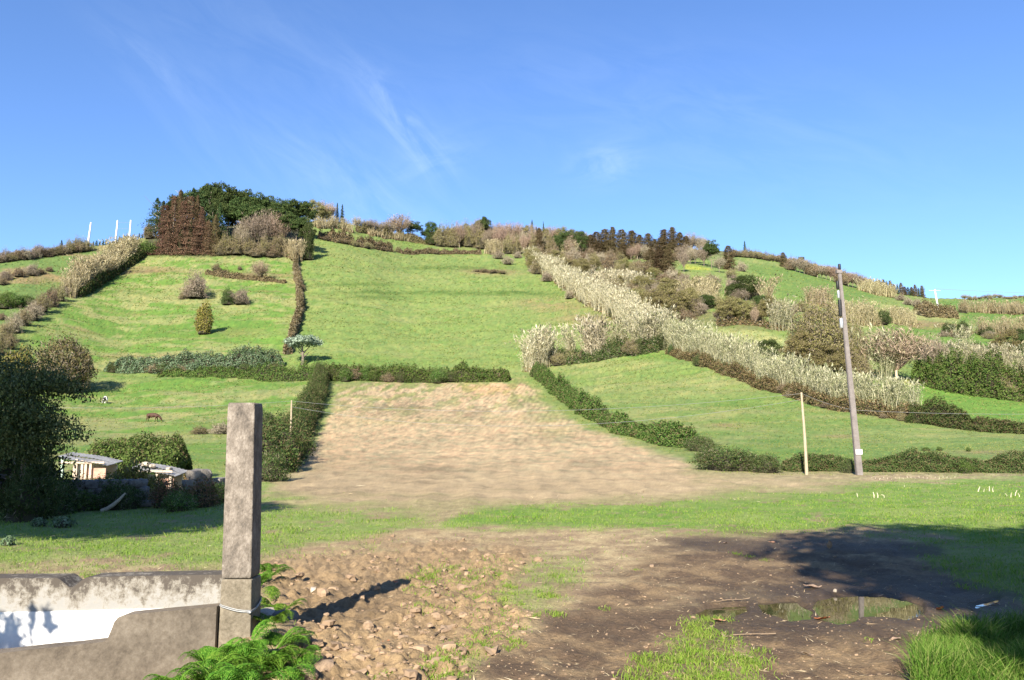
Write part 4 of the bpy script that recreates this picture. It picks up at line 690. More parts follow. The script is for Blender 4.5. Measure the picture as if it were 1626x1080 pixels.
canes('tan canes along the crest right of the grove', [(500, 362), (530, 362), (560, 370)], 4, 4.5, 'cane_far', 6, 23); canes('cane fringe at the lower corner of the hilltop grove', [(452, 407), (466, 411), (474, 416)], 4, [6, 7, 6.5], 'cane_far', 9, 24, name='cane_clump')
canes('small cane patch among the ridge trees', [(775, 402), (792, 405)], 5, 6.5, 'cane_far', 6, 25, name='cane_clump'); canes('second small cane patch among the ridge trees near the conifers', [(896, 409), (915, 411)], 5, 6.5, 'cane_far', 6, 26, name='cane_clump')
canes('dry grass-like cane fringe on the saddle of the ridge', [(585, 374), (615, 378), (650, 383)], 3, 3.6, 'cane_far', 5, 27); canes('thin cane fringe along the low bank below the scrub', [(1105, 470), (1122, 474)], 4, 5, 'cane_far', 6, 28, name='cane_clump')
# hedges
hedge('hedge', 'hedge', 'tall dark hedge down the left side of the ploughed field', [(520, 600), (514, 630), (502, 660), (486, 695), (468, 728), (448, 752)], [2.4, 2.4, 2.5, 2.5, 2.6, 2.6], [2.2, 2.1, 2.1, 2.1, 2.2, 2.0], ('bramble', 'brown_scrub'), .105, 2.6, .45, shift=-.9, seed=31)
hedge('hedge', 'hedge', 'low green hedge between the ploughed field and the great pasture', [(508, 602), (560, 604), (620, 605), (690, 606), (750, 606), (812, 604)], 2.2, [2.6, 2.4, 2.8, 2.3, 2.6, 1.8], ('green_shrub', 'brown_scrub'), .2, 2.2, .55, seed=32)
hedge('hedge', 'hedge', 'hedge dividing the ploughed field from the right pasture', [(848, 592), (870, 612), (900, 636), (932, 660), (965, 676), (1010, 694), (1060, 706), (1098, 712)], 1.6, [1.7, 1.8, 2.0, 1.8, 1.1, 1.2, 1.4, 1.2], ('green_shrub', 'brown_scrub'), .13, 2.4, .5, seed=33)
hedge('hedge', 'hedge', 'dark hedge under the cream cane clumps', [(850, 584), (885, 578), (930, 574), (975, 568), (1020, 562), (1045, 556)], 2.6, [2.0, 2.2, 1.7, 2.4, 2.6, 2.2], ('bramble', 'bare'), .2, 2.4, .55, seed=34)
hedge('hedge', 'hedge', 'low bramble hedge along the flat field below the tall pole', [(1236, 748), (1300, 748), (1360, 748), (1440, 749), (1520, 749), (1580, 750), (1660, 750)], 1.4, [.5, .6, .5, .65, .6, .75, .6], ('bramble', 'brown_scrub'), .06, 2.6, .5, seed=35)
hedge('hedge', 'hedge', 'dark green hedge of mounded bushes under the long cane row', [(1452, 608), (1500, 618), (1550, 626), (1600, 633), (1660, 640)], 4, [3.0, 4.4, 4.6, 5.2, 5.0], ('green_shrub', 'brown_scrub'), .19, 2.3, .5, seed=36)
hedge('hedge', 'hedge', 'low brown and green hedge continuing the cane strip to the picture edge', [(1448, 668), (1500, 676), (1550, 684), (1600, 687), (1660, 690)], 2.4, [1.9, 1.8, 1.2, 1.0, 1.0], ('bramble', 'brown_scrub'), .12, 2.4, .6, seed=37)
hedge('hedge', 'hedge', 'brown undergrowth along the foot of the lower cane strip', [(1060, 560), (1130, 586), (1200, 612), (1280, 638), (1350, 655), (1450, 668)], 1.3, [1.1, 1.2, 1.2, 1.3, 1.3, 1.2], ('litter', 'brown_scrub'), .14, 1.8, .7, seed=38)
hedge('hedge', 'hedge', 'thin hedge climbing between the left pasture and the great pasture', [(456, 562), (466, 532), (477, 495), (475, 460), (470, 430), (471, 404)], 1.6, [1.9, 2.3, 2.2, 2.4, 2.2, 2.8], ('brown_scrub', 'bare'), .24, 2.2, .5, seed=39)
hedge('hedge', 'hedge', 'bank of blue-green broad leaves over dark stems across the left pasture', [(168, 588), (230, 590), (300, 590), (370, 588), (452, 578)], 4.5, [1.5, 2.9, 3.0, 2.8, 2.3], ('hydrangea', 'brown_scrub'), .21, 2.3, .4, seed=40)
hedge('hedge', 'hedge', 'ragged green hedge from the umbrella tree to the tall dark hedge', [(250, 598), (340, 600), (420, 602), (500, 604)], 2.2, [1.0, 1.6, 2.0, 2.6], ('green_shrub', 'litter'), .18, 2.0, .6, seed=41)
hedge('hedge', 'hedge', 'brown bracken hedge across the top of the great pasture', [(505, 378), (535, 385), (570, 392), (622, 400)], 2.6, [4, 4.5, 3.8, 3.2], ('brown_scrub', 'bare'), .4, 2.2, .5, seed=42)
hedge('hedge', 'hedge', 'fainter low hedge continuing across the top of the great pasture', [(634, 402), (680, 403), (730, 403), (765, 404)], 2.2, 2.0, ('brown_scrub', 'bare'), .4, 2.0, .5, seed=43)
hedge('hedge', 'hedge', 'low dark bank across the upper left pasture below the grove', [(325, 436), (370, 441), (420, 447), (455, 449)], 1.8, [1.2, 1.6, 1.2, .8], ('brown_scrub', 'litter'), .3, 2.0, .6, seed=44)
hedge('hedge', 'hedge', 'dark scrubby hedge across the far right slope', [(1460, 501), (1490, 503), (1522, 506)], 3.5, 3.4, ('brown_scrub', 'bare'), .36, 2.0, .5, seed=45)
hedge('hedge', 'hedge', 'bramble strip standing for the shaded side of the dry canes on the left boundary', [(118, 470), (150, 451), (190, 425), (225, 404)], 2.2, 2.4, ('bramble', 'brown_scrub'), .3, 2.0, .5, seed=46, shift=-1.5)  # dark strip of leaves put in as the shaded side of the canes
hedge('hedge', 'hedge', 'hedgerow on the crest right of the grove under small trees', [(565, 368), (600, 374), (640, 381), (690, 389)], 2.2, 3.2, ('olive', 'bare'), .4, 2.0, .5, seed=47)
hedge('stone_bank', 'bank', 'low dark stone bank under the olive trees', [(1135, 516), (1175, 516), (1210, 520), (1240, 526)], 1.2, 1.5, ('litter', 'bare'), .3, 1.6, .3, seed=48)
place('bramble', 1160, 746, 130, 38, 'broad bramble mound where the ploughed field meets the right pasture'); place('bramble', 1215, 750, 70, 30, 'lower bramble mound at the end of the broad one'); place('bramble', 1125, 734, 50, 26, 'bramble mound at the foot of the dividing hedge')
place('bramble', 1112, 716, 56, 26, 'dark rounded bush ending the dividing hedge'); place('green', 1535, 752, 26, 22, 'bright leafy weed sprouting from the low bramble hedge'); place('bramble', 1346, 751, 26, 24, 'bramble clump standing for a dark hole in the hedge by the tall pole foot')  # bramble at the pole foot stands for a dark hole in the hedge
many([('green', 1318, 727, 18, 6), ('green', 1470, 716, 14, 6), ('green', 1492, 716, 12, 7), ('green', 1538, 717, 9, 7), ('brown', 1455, 721, 16, 5)], 'small weed tuft on the right pasture', 'weed tufts on the right pasture')
place('yellow', 0, 0, 1, 1, '') if False else None
KIND['yellow'] = dict(name='shrub', cat='shrub', h=4, w=3, used=0, var=[(crown_shrub(3, 4, np.random.default_rng(14), 2200, .14, .1, .3).mesh('yellow_shrub_leaves', [M['yellow_olive'], M['bare'], M['core']]),)])
place('yellow', 990, 562, 24, 36, 'yellow-green upright bush beside the pale leaning canes'); place('dark', 872, 580, 26, 40, 'dark bush leaning on the cream corner clump'); place('dark', 1040, 556, 40, 22, 'dark bush in the inner corner of the right pasture')  # the last is a low dark-leaved bush in the pasture corner
place('dark', 1140, 580, 18, 12, 'dark bush at the foot of the lower cane strip near the bare path')

# bushes that break the line of the hedges, and more of the scrub on the far slope
rb = random.Random(23)
def along(pts, n, kinds, w_, h_, label, group, dx=3, dy=1.5):
    k = np.linspace(0, len(pts)-1, n)+np.array([rb.uniform(-.18, .18) for _ in range(n)]); k = np.clip(k, 0, len(pts)-1); a = np.array(pts, float)
    rows = [(rb.choice(kinds), np.interp(q, range(len(pts)), a[:, 0])+rb.uniform(-dx, dx), np.interp(q, range(len(pts)), a[:, 1])+rb.uniform(-dy, dy), rb.uniform(*w_), rb.uniform(*h_)) for q in k]
    many(sorted(rows, key=lambda r: r[2]), label, group)
along([(520, 603), (600, 606), (690, 607), (790, 605)], 17, ['bramble', 'green', 'brown', 'bramble'], (18, 42), (12, 27), 'low rounded bush bulging from the hedge at the top of the ploughed field', 'bushes in the hedge above the ploughed field')
along([(508, 604), (496, 640), (476, 685), (456, 722)], 11, ['bramble', 'brown', 'green', 'bramble'], (22, 44), (26, 46), 'bush bulging from the tall dark hedge beside the ploughed field', 'bushes in the tall dark hedge')
along([(852, 594), (900, 634), (965, 675), (1060, 706)], 15, ['bramble', 'green', 'brown', 'bramble'], (18, 40), (12, 26), 'small bush bulging from the hedge dividing plough and right pasture', 'bushes in the dividing hedge')
along([(862, 582), (930, 575), (1000, 566), (1045, 557)], 11, ['dark', 'bramble', 'olive', 'brown'], (16, 34), (16, 30), 'dark bush standing out of the hedge under the cream canes', 'bushes under the cream canes')
along([(1065, 564), (1150, 594), (1250, 632), (1350, 657), (1440, 668)], 17, ['dark', 'brown', 'bramble', 'olive'], (12, 30), (8, 20), 'low dark bush at the foot of the lower cane strip', 'bushes at the foot of the lower cane strip', dy=2)
along([(456, 562), (466, 532), (477, 495), (475, 460), (470, 430)], 12, ['brown', 'twiggy', 'olive'], (9, 18), (10, 20), 'small brown bush in the thin hedge climbing the pasture', 'bushes of the thin climbing hedge', dx=2)
along([(508, 380), (540, 387), (575, 394), (622, 401), (680, 404), (740, 404)], 16, ['brown', 'olive', 'brown'], (12, 22), (6, 13), 'brown bracken bush in the hedge across the top of the great pasture', 'bracken bushes across the great pasture')
along([(180, 590), (260, 593), (340, 592), (440, 584)], 10, ['bramble', 'dark', 'brown'], (16, 34), (10, 18), 'dark low bush under the blue-green leaf bank', 'dark bushes under the blue-green bank')
along([(1470, 612), (1530, 622), (1600, 633), (1640, 637)], 9, ['dark', 'green', 'brown', 'olive'], (24, 46), (22, 38), 'mounded bush in the dark green hedge under the long cane row', 'mounds of the dark green hedge')
rows = []
for i in range(46):
    x = rb.uniform(1075, 1275); y = rb.uniform(446, 512)
    if y < 436+(x-1075)*.22: continue
    rows.append((rb.choice(['olive', 'twiggy', 'bare', 'olive', 'bush_tree', 'brown']), x, y, rb.uniform(20, 38), rb.uniform(16, 30)))
many(sorted(rows, key=lambda r: r[2]), 'olive-grey bush in the open scrub between the thicket and the tall pole', 'open scrub on the right slope')
rows = [(rb.choice(['brown', 'olive', 'twiggy', 'dark']), rb.uniform(1490, 1640), rb.choice([498, 533, 535, 568, 594])+rb.uniform(-3, 3), rb.uniform(14, 32), rb.uniform(10, 22)) for _ in range(26)]
many(sorted(rows, key=lambda r: r[2]), 'brownish bush mixed into the far right cane rows', 'bushes among the far right canes')
# ------------------------------------------------------------------ built things, animals, poles
M['concrete'] = rough_mat('weathered_concrete', (.085, .068, .052), (.22, .185, .145), 3.2, .92, .5, 8, .012, (.145, .118, .09))
M['post_stone'] = rough_mat('lichened_concrete_post', (.065, .056, .047), (.28, .243, .205), 8, .93, .9, 10, .01, (.155, .13, .106), stretch=(1.3, 1.3, .8), fine=(.55, .45))
M['post_low'] = rough_mat('pale_concrete_footing', (.085, .07, .048), (.25, .215, .16), 6, .93, .6, 8, .01, (.155, .13, .095))
M['white_paint'] = rough_mat('white_limewash', (.58, .57, .55), (.74, .73, .71), 3, .8, .25, 6, .004)
M['pole_concrete'] = rough_mat('grey_pole_concrete', (.125, .108, .10), (.21, .185, .172), 2.5, .9, .3, 6, .01)
M['white_pole'] = rough_mat('white_concrete_pole', (.62, .60, .56), (.78, .76, .72), 2, .8, .2)
M['pole_wood'] = rough_mat('weathered_pole_wood', (.22, .17, .11), (.46, .38, .27), 5, .9, .3, stretch=(3, 3, .4))
M['black'] = rough_mat('black_rubber', (.008, .008, .008), (.02, .02, .02), 8, .5)
M['metal'] = rough_mat('galvanised_metal', (.34, .35, .36), (.52, .53, .54), 12, .45, .1, metallic=.6)
M['sign'] = rough_mat('white_enamel', (.68, .68, .68), (.78, .78, .78), 4, .4, .05)
M['wire'] = rough_mat('dull_wire', (.20, .20, .20), (.34, .34, .33), 8, .5, .1, metallic=.3)
M['sheet'] = rough_mat('bleached_roof_sheet', (.12, .115, .11), (.30, .30, .30), 2.5, .7, .3)
M['plank'] = rough_mat('pale_planks', (.36, .27, .2), (.58, .48, .38), 5, .9, .3)
M['green_paint'] = rough_mat('pale_green_paint', (.34, .46, .36), (.50, .60, .50), 5, .8, .2)
M['brick'] = rough_mat('reddish_block', (.34, .18, .13), (.50, .32, .24), 5, .9, .3)
M['rock'] = rough_mat('grey_basalt', (.07, .062, .055), (.24, .215, .185), 3.5, .93, .7, 8, .02)
M['pale_rock'] = rough_mat('pale_stone', (.26, .21, .16), (.48, .41, .32), 6, .93, .6, 8, .01)
def rock_part(b, c, size, g, rough=.22, m=0, n=4):
    t = np.linspace(-1, 1, n); a, e = np.meshgrid(t, t)
    o = np.ones_like(a); vv = []; ff = []; k = 0; s0 = g.uniform(0, 40); rot = g.uniform(0, 6.28); ca, sa = math.cos(rot), math.sin(rot)
    for p in ((o, a, e), (-o, e, a), (a, o, -e), (a, -o, e), (a, e, o), (e, a, -o)):
        v = np.stack(p, -1).reshape(-1, 3); vv.append(v); idx = np.arange(n*n).reshape(n, n)+k; ff.append(np.stack([idx[:-1, :-1], idx[:-1, 1:], idx[1:, 1:], idx[1:, :-1]], -1).reshape(-1, 4)); k += n*n
    v = np.vstack(vv); v = v/np.linalg.norm(v, axis=1, keepdims=True)**.62
    r = 1-rough+2*rough*vnoise(v[:, 0]*1.3+s0+v[:, 2]*.7, v[:, 1]*1.3+v[:, 2]*1.1+s0, 2); v = v*r[:, None]*np.asarray(size)*.5
    v = np.c_[v[:, 0]*ca-v[:, 1]*sa, v[:, 0]*sa+v[:, 1]*ca, v[:, 2]]; b.add(v+np.asarray(c), np.vstack(ff), m)
def rock(label, px, py, size, mat='pale_rock', name='stone', sink=.3, group=None, seed=1, at=None):
    p = Vector(at) if at else G(px, py); b = Buf(); rock_part(b, (0, 0, size[2]*(.5-sink)), size, np.random.default_rng(seed), n=6); o = link(name, b.mesh(name, M[mat], True), None, p); return tag(o, label, name, group)
# --- trough and gate post
tr_ = thing('concrete_trough', 'low weathered concrete trough wall with white limewashed inside beside the gate post', 'trough', (-2.4, 6.6, 0))
def slab(name, xs, tops, y0, y1, mat, parent, zlow=-.4, seed=1):
    """a wall slab with an uneven top edge along x; front face towards the road"""
    g = np.random.default_rng(seed); n = len(xs); bm = bmesh.new(); o = parent.location
    ft = [bm.verts.new((x-o.x, y0(x)-o.y, z)) for x, z in zip(xs, tops)]; bt = [bm.verts.new((x-o.x, y1(x)-o.y, z-.004)) for x, z in zip(xs, tops)]
    fb = [bm.verts.new((x-o.x, y0(x)-o.y, zlow)) for x in xs]; bb = [bm.verts.new((x-o.x, y1(x)-o.y, zlow)) for x in xs]
    for i in range(n-1):
        bm.faces.new((fb[i], fb[i+1], ft[i+1], ft[i])); bm.faces.new((ft[i], ft[i+1], bt[i+1], bt[i])); bm.faces.new((bt[i], bt[i+1], bb[i+1], bb[i]))
    bm.faces.new((fb[0], ft[0], bt[0], bb[0])); bm.faces.new((fb[-1], bb[-1], bt[-1], ft[-1]))
    e = [x for x in bm.edges if len(x.link_faces) == 2 and x.calc_face_angle(0) > 1.0 and all(v.co.z > zlow+.01 for v in x.verts)]
    bmesh.ops.bevel(bm, geom=e, offset=.012, segments=2, affect='EDGES'); return from_bm(name, bm, mat, parent)
def stained():
    m, t = new_mat('stained_wall_plaster'); tc = N(t, 'ShaderNodeTexCoord'); se = N(t, 'ShaderNodeSeparateXYZ'); t.links.new(tc.outputs['Object'], se.inputs[0])
    mp = N(t, 'ShaderNodeMapping'); mp.inputs['Scale'].default_value = (2.6, 2, 1.7); t.links.new(tc.outputs['Object'], mp.inputs[0])
    n = N(t, 'ShaderNodeTexNoise'); n.inputs['Scale'].default_value = 1.9; n.inputs['Detail'].default_value = 8; n.inputs['Roughness'].default_value = .7; t.links.new(mp.outputs[0], n.inputs['Vector'])
    n2 = N(t, 'ShaderNodeTexNoise'); n2.inputs['Scale'].default_value = 17; n2.inputs['Detail'].default_value = 8; n2.inputs['Roughness'].default_value = .75; t.links.new(tc.outputs['Object'], n2.inputs['Vector'])
    h = math_node(t, 'ADD', math_node(t, 'MULTIPLY', math_node(t, 'SUBTRACT', se.outputs[2], .43), 3.4), math_node(t, 'MULTIPLY', math_node(t, 'SUBTRACT', n.outputs['Fac'], .5), 2.4))
    h = math_node(t, 'ADD', h, math_node(t, 'MULTIPLY', math_node(t, 'SUBTRACT', n2.outputs['Fac'], .5), 2.6)); h = math_node(t, 'ADD', h, .5, True)
    rp = N(t, 'ShaderNodeValToRGB'); el = rp.color_ramp.elements; el[0].position = .04; el[0].color = (.25, .24, .222, 1); el[1].position = .8; el[1].color = (.075, .063, .052, 1)
    e = el.new(.16); e.color = (.27, .255, .23, 1); e = el.new(.5); e.color = (.19, .17, .14, 1); t.links.new(h, rp.inputs[0])
    d = N(t, 'ShaderNodeBsdfPrincipled'); d.inputs['Roughness'].default_value = .92; d.inputs['Specular IOR Level'].default_value = .2; t.links.new(rp.outputs[0], d.inputs['Base Color'])
    b = N(t, 'ShaderNodeBump'); b.inputs['Strength'].default_value = .5; b.inputs['Distance'].default_value = .01; t.links.new(n2.outputs['Fac'], b.inputs['Height']); t.links.new(b.outputs[0], d.inputs['Normal']); out(t, d.outputs[0]); return m
M['stained'] = stained()
g0 = np.random.default_rng(8); xs = np.r_[np.linspace(-9, -4.4, 12), np.linspace(-4.3, -2.3, 76)]
tops = .555-.028*sstep(-2.2, -4.3, xs)+.008*(fbm(xs*4, xs*0, 3, 3)-.5); notch = np.clip(np.minimum((xs+3.65)/.11, (-3.43-xs)/.11), 0, 1); tops = tops-.085*notch
rear = slab('rear_wall', xs, tops, lambda x: 6.6, lambda x: 6.86, M['stained'], tr_)
xs2 = np.r_[np.linspace(-9, -4.4, 12), np.linspace(-4.3, -2.42, 30)]; face = slab('painted_face', xs2, .268+.035*sstep(-4.2, -2.4, xs2)+.006*(fbm(xs2*9, xs2*0, 6, 3)-.5), lambda x: 6.588, lambda x: 6.60, M['white_paint'], tr_, seed=3)
face.parent = rear
yf = lambda x: 6.455+.55*(x+2.31)
xs3 = np.r_[np.linspace(-7, -3.9, 8), np.linspace(-3.8, -3.0, 14), [-2.975, -2.955, -2.94, -2.92, -2.89], np.linspace(-2.85, -2.312, 12)]
t3 = np.interp(xs3, (-3.0, -2.975, -2.955, -2.94, -2.92, -2.89, -2.4), (.16, .175, .24, .295, .325, .337, .34))+.006*(fbm(xs3*7, xs3*0, 5, 3)-.5)
slab('front_wall', xs3, t3, yf, lambda x: yf(x)+.17, M['concrete'], tr_, seed=5)
gp = thing('gate_post', 'tall square concrete gate post, cracked near its foot, beside the trough', 'post', (-2.176, 6.62, 0))
def post_piece(name, z0, z1, w0, w1, mat, bev, seed, lean=(0, 0)):
    g = np.random.default_rng(seed); bm = bmesh.new(); v = bm_box(bm, (-.5, -.5, 0), (.5, .5, 1)); bmesh.ops.subdivide_edges(bm, edges=[e for e in bm.edges if abs(e.verts[0].co.z-e.verts[1].co.z) > .5], cuts=14, use_grid_fill=True)
    bmesh.ops.bevel(bm, geom=[e for e in bm.edges if len(e.link_faces) == 2 and e.calc_face_angle(0) > 1.2], offset=bev, segments=3, affect='EDGES', profile=.5)
    for q in bm.verts:
        t = q.co.z; w_ = w0+(w1-w0)*t; j = .006*(vnoise(np.array([q.co.z*9+seed]), np.array([q.co.x*3+q.co.y*5]), 2)[0]-.5)
        q.co = Vector((q.co.x*w_*(1+j*4)+lean[0]*(z0+(z1-z0)*t), q.co.y*w_+lean[1]*t, z0+(z1-z0)*t+(j*.8 if 0.02 < t < .98 else j*.6)))
    return from_bm(name, bm, mat, gp, True)
post_piece('shaft', .542, 1.935, .238, .222, M['post_stone'], .045, 3, (-.017, 0)); post_piece('footing', -.3, .535, .262, .242, M['post_low'], .035, 5, (-.01, 0))
b = Buf(); t = np.linspace(0, 2*np.pi, 40); k = .134/np.maximum(np.abs(np.cos(t)), np.abs(np.sin(t)))**.85
wl = np.c_[-2.178+np.cos(t)*k, 6.62+np.sin(t)*k, .335-.03*np.cos(t)+.035*np.sin(t)]; b.tube(wl, .0055, 5, cap=False); b.tube(wl+np.array([.003, -.004, .012]), .0045, 5, cap=False)
b.tube([(-2.075, 6.484, .29), (-2.055, 6.471, .292), (-2.045, 6.466, .286)], [.011, .014, .009], 6); tag(link('wire_loop', b.mesh('wire_loop', M['wire'], True)), 'thin wire looped and twisted around the foot of the gate post', 'wire')
# --- dry stone wall, hutches
def stone_wall(label, x0, y0_, x1, y1_, h0, h1, seed, size=.25, mat='rock'):
    g = np.random.default_rng(seed); L = math.hypot(x1-x0, y1_-y0_); b = Buf(); o = Vector((x0, y0_, float(ground(np.array([x0]), np.array([y0_]))[0])))
    lv = 0
    while lv < max(h0, h1):
        s = g.uniform(0, .2); rh = size*g.uniform(.55, .8)
        while s < L:
            w_ = size*g.uniform(.6, 1.5)
            if lv < h0+(h1-h0)*s/L+g.uniform(-.15, .05):
                for dy in (-.12, .16): q = (s+w_/2)/L; rock_part(b, ((x1-x0)*q, (y1_-y0_)*q+dy+g.normal()*.03, lv+rh/2), (w_*1.06, size*1.05, rh*1.18), g, .2)
            s += w_
        lv += rh
    return tag(link('stone_wall', b.mesh('stone_wall', M[mat], True), None, o), label, 'wall')
def ruined(px0, py0, px1, py1, *a, **k): p, q = P(px0, py0), P(px1, py1); return stone_wall(a[0], p.x, p.y, q.x, q.y, *a[1:], **k)
ruined(-170, 816, 226, 805, 'shaded dry stone wall under the dark leafy tree', .85, .6, 3); ruined(296, 795, 356, 789, 'low tumbled stone wall between the reddish shrubs and the gate post', .75, .45, 7, .4, 'rock')
def hutch(name, label, px, py, W, D, H0, H1, rz, posts, seed, green=True):
    p = P(px, py); t = thing(name, label, name, (p.x, p.y, 0), rz); g = np.random.default_rng(seed)
    for k in range(2):
        b = Buf(); xs = np.linspace(-W/2-.12, W/2+.12, 56); ys = np.linspace(-D/2-.1, 0.06, 4) if k == 0 else np.linspace(-.02, D/2+.1, 4); X, Y = np.meshgrid(xs, ys)
        Z = H0+(H1-H0)*(X/W+.5)+.009*np.sin(X*48)+.05*(k)*.5+.10*(Y/D)+.02*np.sin(X*3+k); idx = np.arange(X.size).reshape(X.shape); q = np.stack([idx[:-1, :-1], idx[:-1, 1:], idx[1:, 1:], idx[1:, :-1]], -1).reshape(-1, 4)
        v = np.c_[X.ravel(), Y.ravel(), Z.ravel()]; b.add(v, q); b.add(v-np.array([0, 0, .012]), q[:, ::-1]); link('roof', b.mesh('roof_sheet', M['sheet'], True), t)
    for i, x in enumerate(posts):
        h = H0+(H1-H0)*(x/W+.5)-.04; b = Buf(); b.box((x-.04, -D/2-.04, -.1), (x+.04, -D/2+.04, h)); link('post', b.mesh('hutch_post', M['green_paint' if green and i == 0 else 'plank']), t)
    b = Buf(); b.box((-W/2, -D/2-.07, H0*.78), (W/2, -D/2-.045, H0*.78+.06)); link('rail', b.mesh('hutch_rail', M['plank']), t)
    b = Buf(); b.box((W*.02, -D/2+.045, -.1), (W/2, -D/2+.09, min(H0, H1)-.16)); link('front_panel', b.mesh('hutch_panel', M['brick']), t); b = Buf(); b.box((-W/2, D/2-.05, -.1), (W/2, D/2, min(H0, H1)-.05)); link('back_panel', b.mesh('hutch_back', M['plank']), t); return t
hutch('animal_shed', 'little open-fronted animal shed with bleached sheet roof below the clipped hedge', 139, 783, 1.5, .75, 1.24, .98, -.05, (-.68, -.2, .0, .12, .28), 3)
h2 = hutch('hutch', 'lower hutch with sagging bleached roof weighted by stones', 252, 786, 1.25, .6, .92, .68, -.12, (-.55, .1, .55), 5, False)
p = h2.location
for i, (dx, z, w_) in enumerate(((-.42, .93, .26), (-.2, .88, .2), (.34, .78, .2))): rock(('largest stone weighting the hutch roof', 'middle stone weighting the hutch roof', 'small stone at the low end of the hutch roof')[i], 0, 0, (w_, w_*.8, w_*.6), 'pale_rock', 'stone', .28, None, 20+i, (p.x+dx, p.y-.1, z))
b = Buf(); b.tube([(0, 0, -.1), (.01, 0, .6), (.0, .01, 1.25)], [.06, .055, .05], 8); tag(link('fence_post', b.mesh('fence_post', M['bark'], True), None, G(30, 818)), 'shaded wooden post against the dry stone wall under the tree', 'post')
b = Buf(); b.tube([(0, 0, -.1), (.0, 0, .6), (.01, .01, 1.1)], [.05, .05, .045], 8); tag(link('fence_post', b.mesh('white_fence_post', M['white_pole'], True), None, G(409, 738)), 'short whitish post just behind the gate post', 'post')
b = Buf(); q = np.linspace(0, 1, 5)[:, None]; b.tube(q*np.array([.5, .1, .42])+q*(1-q)*np.array([0, 0, -.25]), [.06, .05, .05, .04, .02], 7); tag(link('dead_branch', b.mesh('dead_branch', M['pale_bark'], True), None, G(214, 812)+Vector((-.8, 0, .0))), 'pale broken branch propped against the shaded stone wall', 'branch')
# --- hedge and shrubs in the near left corner
place('dark', 40, 828, 96, 92, 'dense dark bush hiding the trunk of the leafy tree'); place('dark', 0, 806, 190, 150, 'dense dark bush filling the frame edge below the leafy tree'); place('dark', 60, 812, 120, 84, 'dark bush in deep shade right of the leafy tree trunk')
hedge('clipped_hedge', 'hedge', 'big clipped green hedge behind the animal shed', [(128, 760), (175, 760), (225, 760), (275, 760), (312, 760)], [2.4, 2.8, 3.0, 3.0, 2.8], [1.35, 1.5, 1.5, 1.5, 1.3], ('clip', 'brown_scrub'), .08, 2.6, .26, seed=61, square=.4, wild=.15) if M.setdefault('clip', leaf_mat('clipped_hedge_leaves', [(.028, .052, .012), (.055, .095, .02), (.095, .14, .032), (.14, .17, .055)], .22, .05)) else None
for key, mat, n, S in (('rust', 'rust_leaf', 3600, .05), ('weedy', 'green_shrub', 3800, .05), ('yellowish', 'yellow_olive', 4200, .055)): shrub_kind(key, 'shrub', 'shrub', 1.4, 1.8, 2, mat, n, S, .12, 'bare', .4)
place('yellowish', 203, 801, 88, 68, 'yellow-tipped shrub hiding the end of the animal shed roof'); place('weedy', 176, 806, 70, 50, 'dark green bush against the shaded stone wall'); place('rust', 268, 806, 66, 48, 'reddish shrub below the lower hutch'); place('weedy', 246, 796, 50, 44, 'green bush between the yellow-tipped shrub and the lower hutch')
place('weedy', 120, 812, 90, 40, 'dark weeds in the deepest shade against the stone wall'); place('bramble', 70, 818, 110, 56, 'dark bramble spilling down the shaded stone wall'); place('bramble', 150, 790, 120, 34, 'dark bush on top of the shaded stone wall below the animal shed')
place('weedy', 282, 812, 60, 34, 'bright green weeds in front of the reddish shrub'); place('rust', 320, 806, 66, 44, 'reddish-green shrub before the tumbled stone wall'); place('weedy', 345, 800, 40, 34, 'green shrub right beside the gate post'); place('rust', 300, 780, 60, 30, 'reddish shrub at the end of the lower hutch')
place('bramble', 428, 764, 78, 52, 'dark bush at the near end of the tall dark hedge'); place('brown', 440, 742, 70, 44, 'brown-topped bush where the tall dark hedge ends'); place('weedy', 398, 760, 50, 40, 'green bush just behind the gate post'); place('green', 455, 748, 50, 40, 'leafy bush against the foot of the thin leftmost pole'); place('rust', 410, 742, 44, 30, 'reddish bush by the short whitish post')
place('bramble', 420, 676, 50, 26, 'dark low bush on the left pasture beside the gate post'); place('twiggy', 352, 690, 46, 20, 'grey weeds on the bank behind the gate post'); place('olive', 318, 690, 40, 14, 'low olive bank weeds behind the clipped hedge')
KIND['leafy'] = dict(name='leafy_tree', cat='tree', h=3.8, w=4.6, used=0, var=[(crown_broad(4.6, 3.8, .45, np.random.default_rng(21), 42000, .042, 150, low=-.9, hollow=.55).mesh('leafy_tree_crown', [leaf_mat('glossy_dark_leaves', [(.025, .042, .014), (.055, .08, .024), (.10, .125, .04), (.19, .20, .085)], .15, .04, .42)]), trunk_mesh('leafy_tree_trunk', 2.4, .09, M['bark'], np.random.default_rng(3), .04, 6, .4))])
place('leafy', -24, 822, 250, 268, 'dark leafy tree over the dry stone wall, its top in sun', sink=0, turn=1.2)
place('yellowish', 24, 612, 70, 60, 'yellow-leaved bush rising behind the dark leafy tree', back=0)
KIND['cabbage'] = dict(name='leafy_plant', cat='plant', h=.35, w=.8, used=0, var=[(crown_shrub(.8, .35, np.random.default_rng(5), 260, .06, 0, .3).mesh('leafy_plant', [M['hydrangea'], M['bare'], M['core']]),)])
place('cabbage', 100, 838, 40, 18, 'pale green broad-leaved plant at the edge of the tree shadow'); place('cabbage', 62, 838, 28, 14, 'smaller broad-leaved plant left of the pale green one'); place('cabbage', 12, 868, 24, 16, 'dark broad-leaved weed at the very edge of the grass')
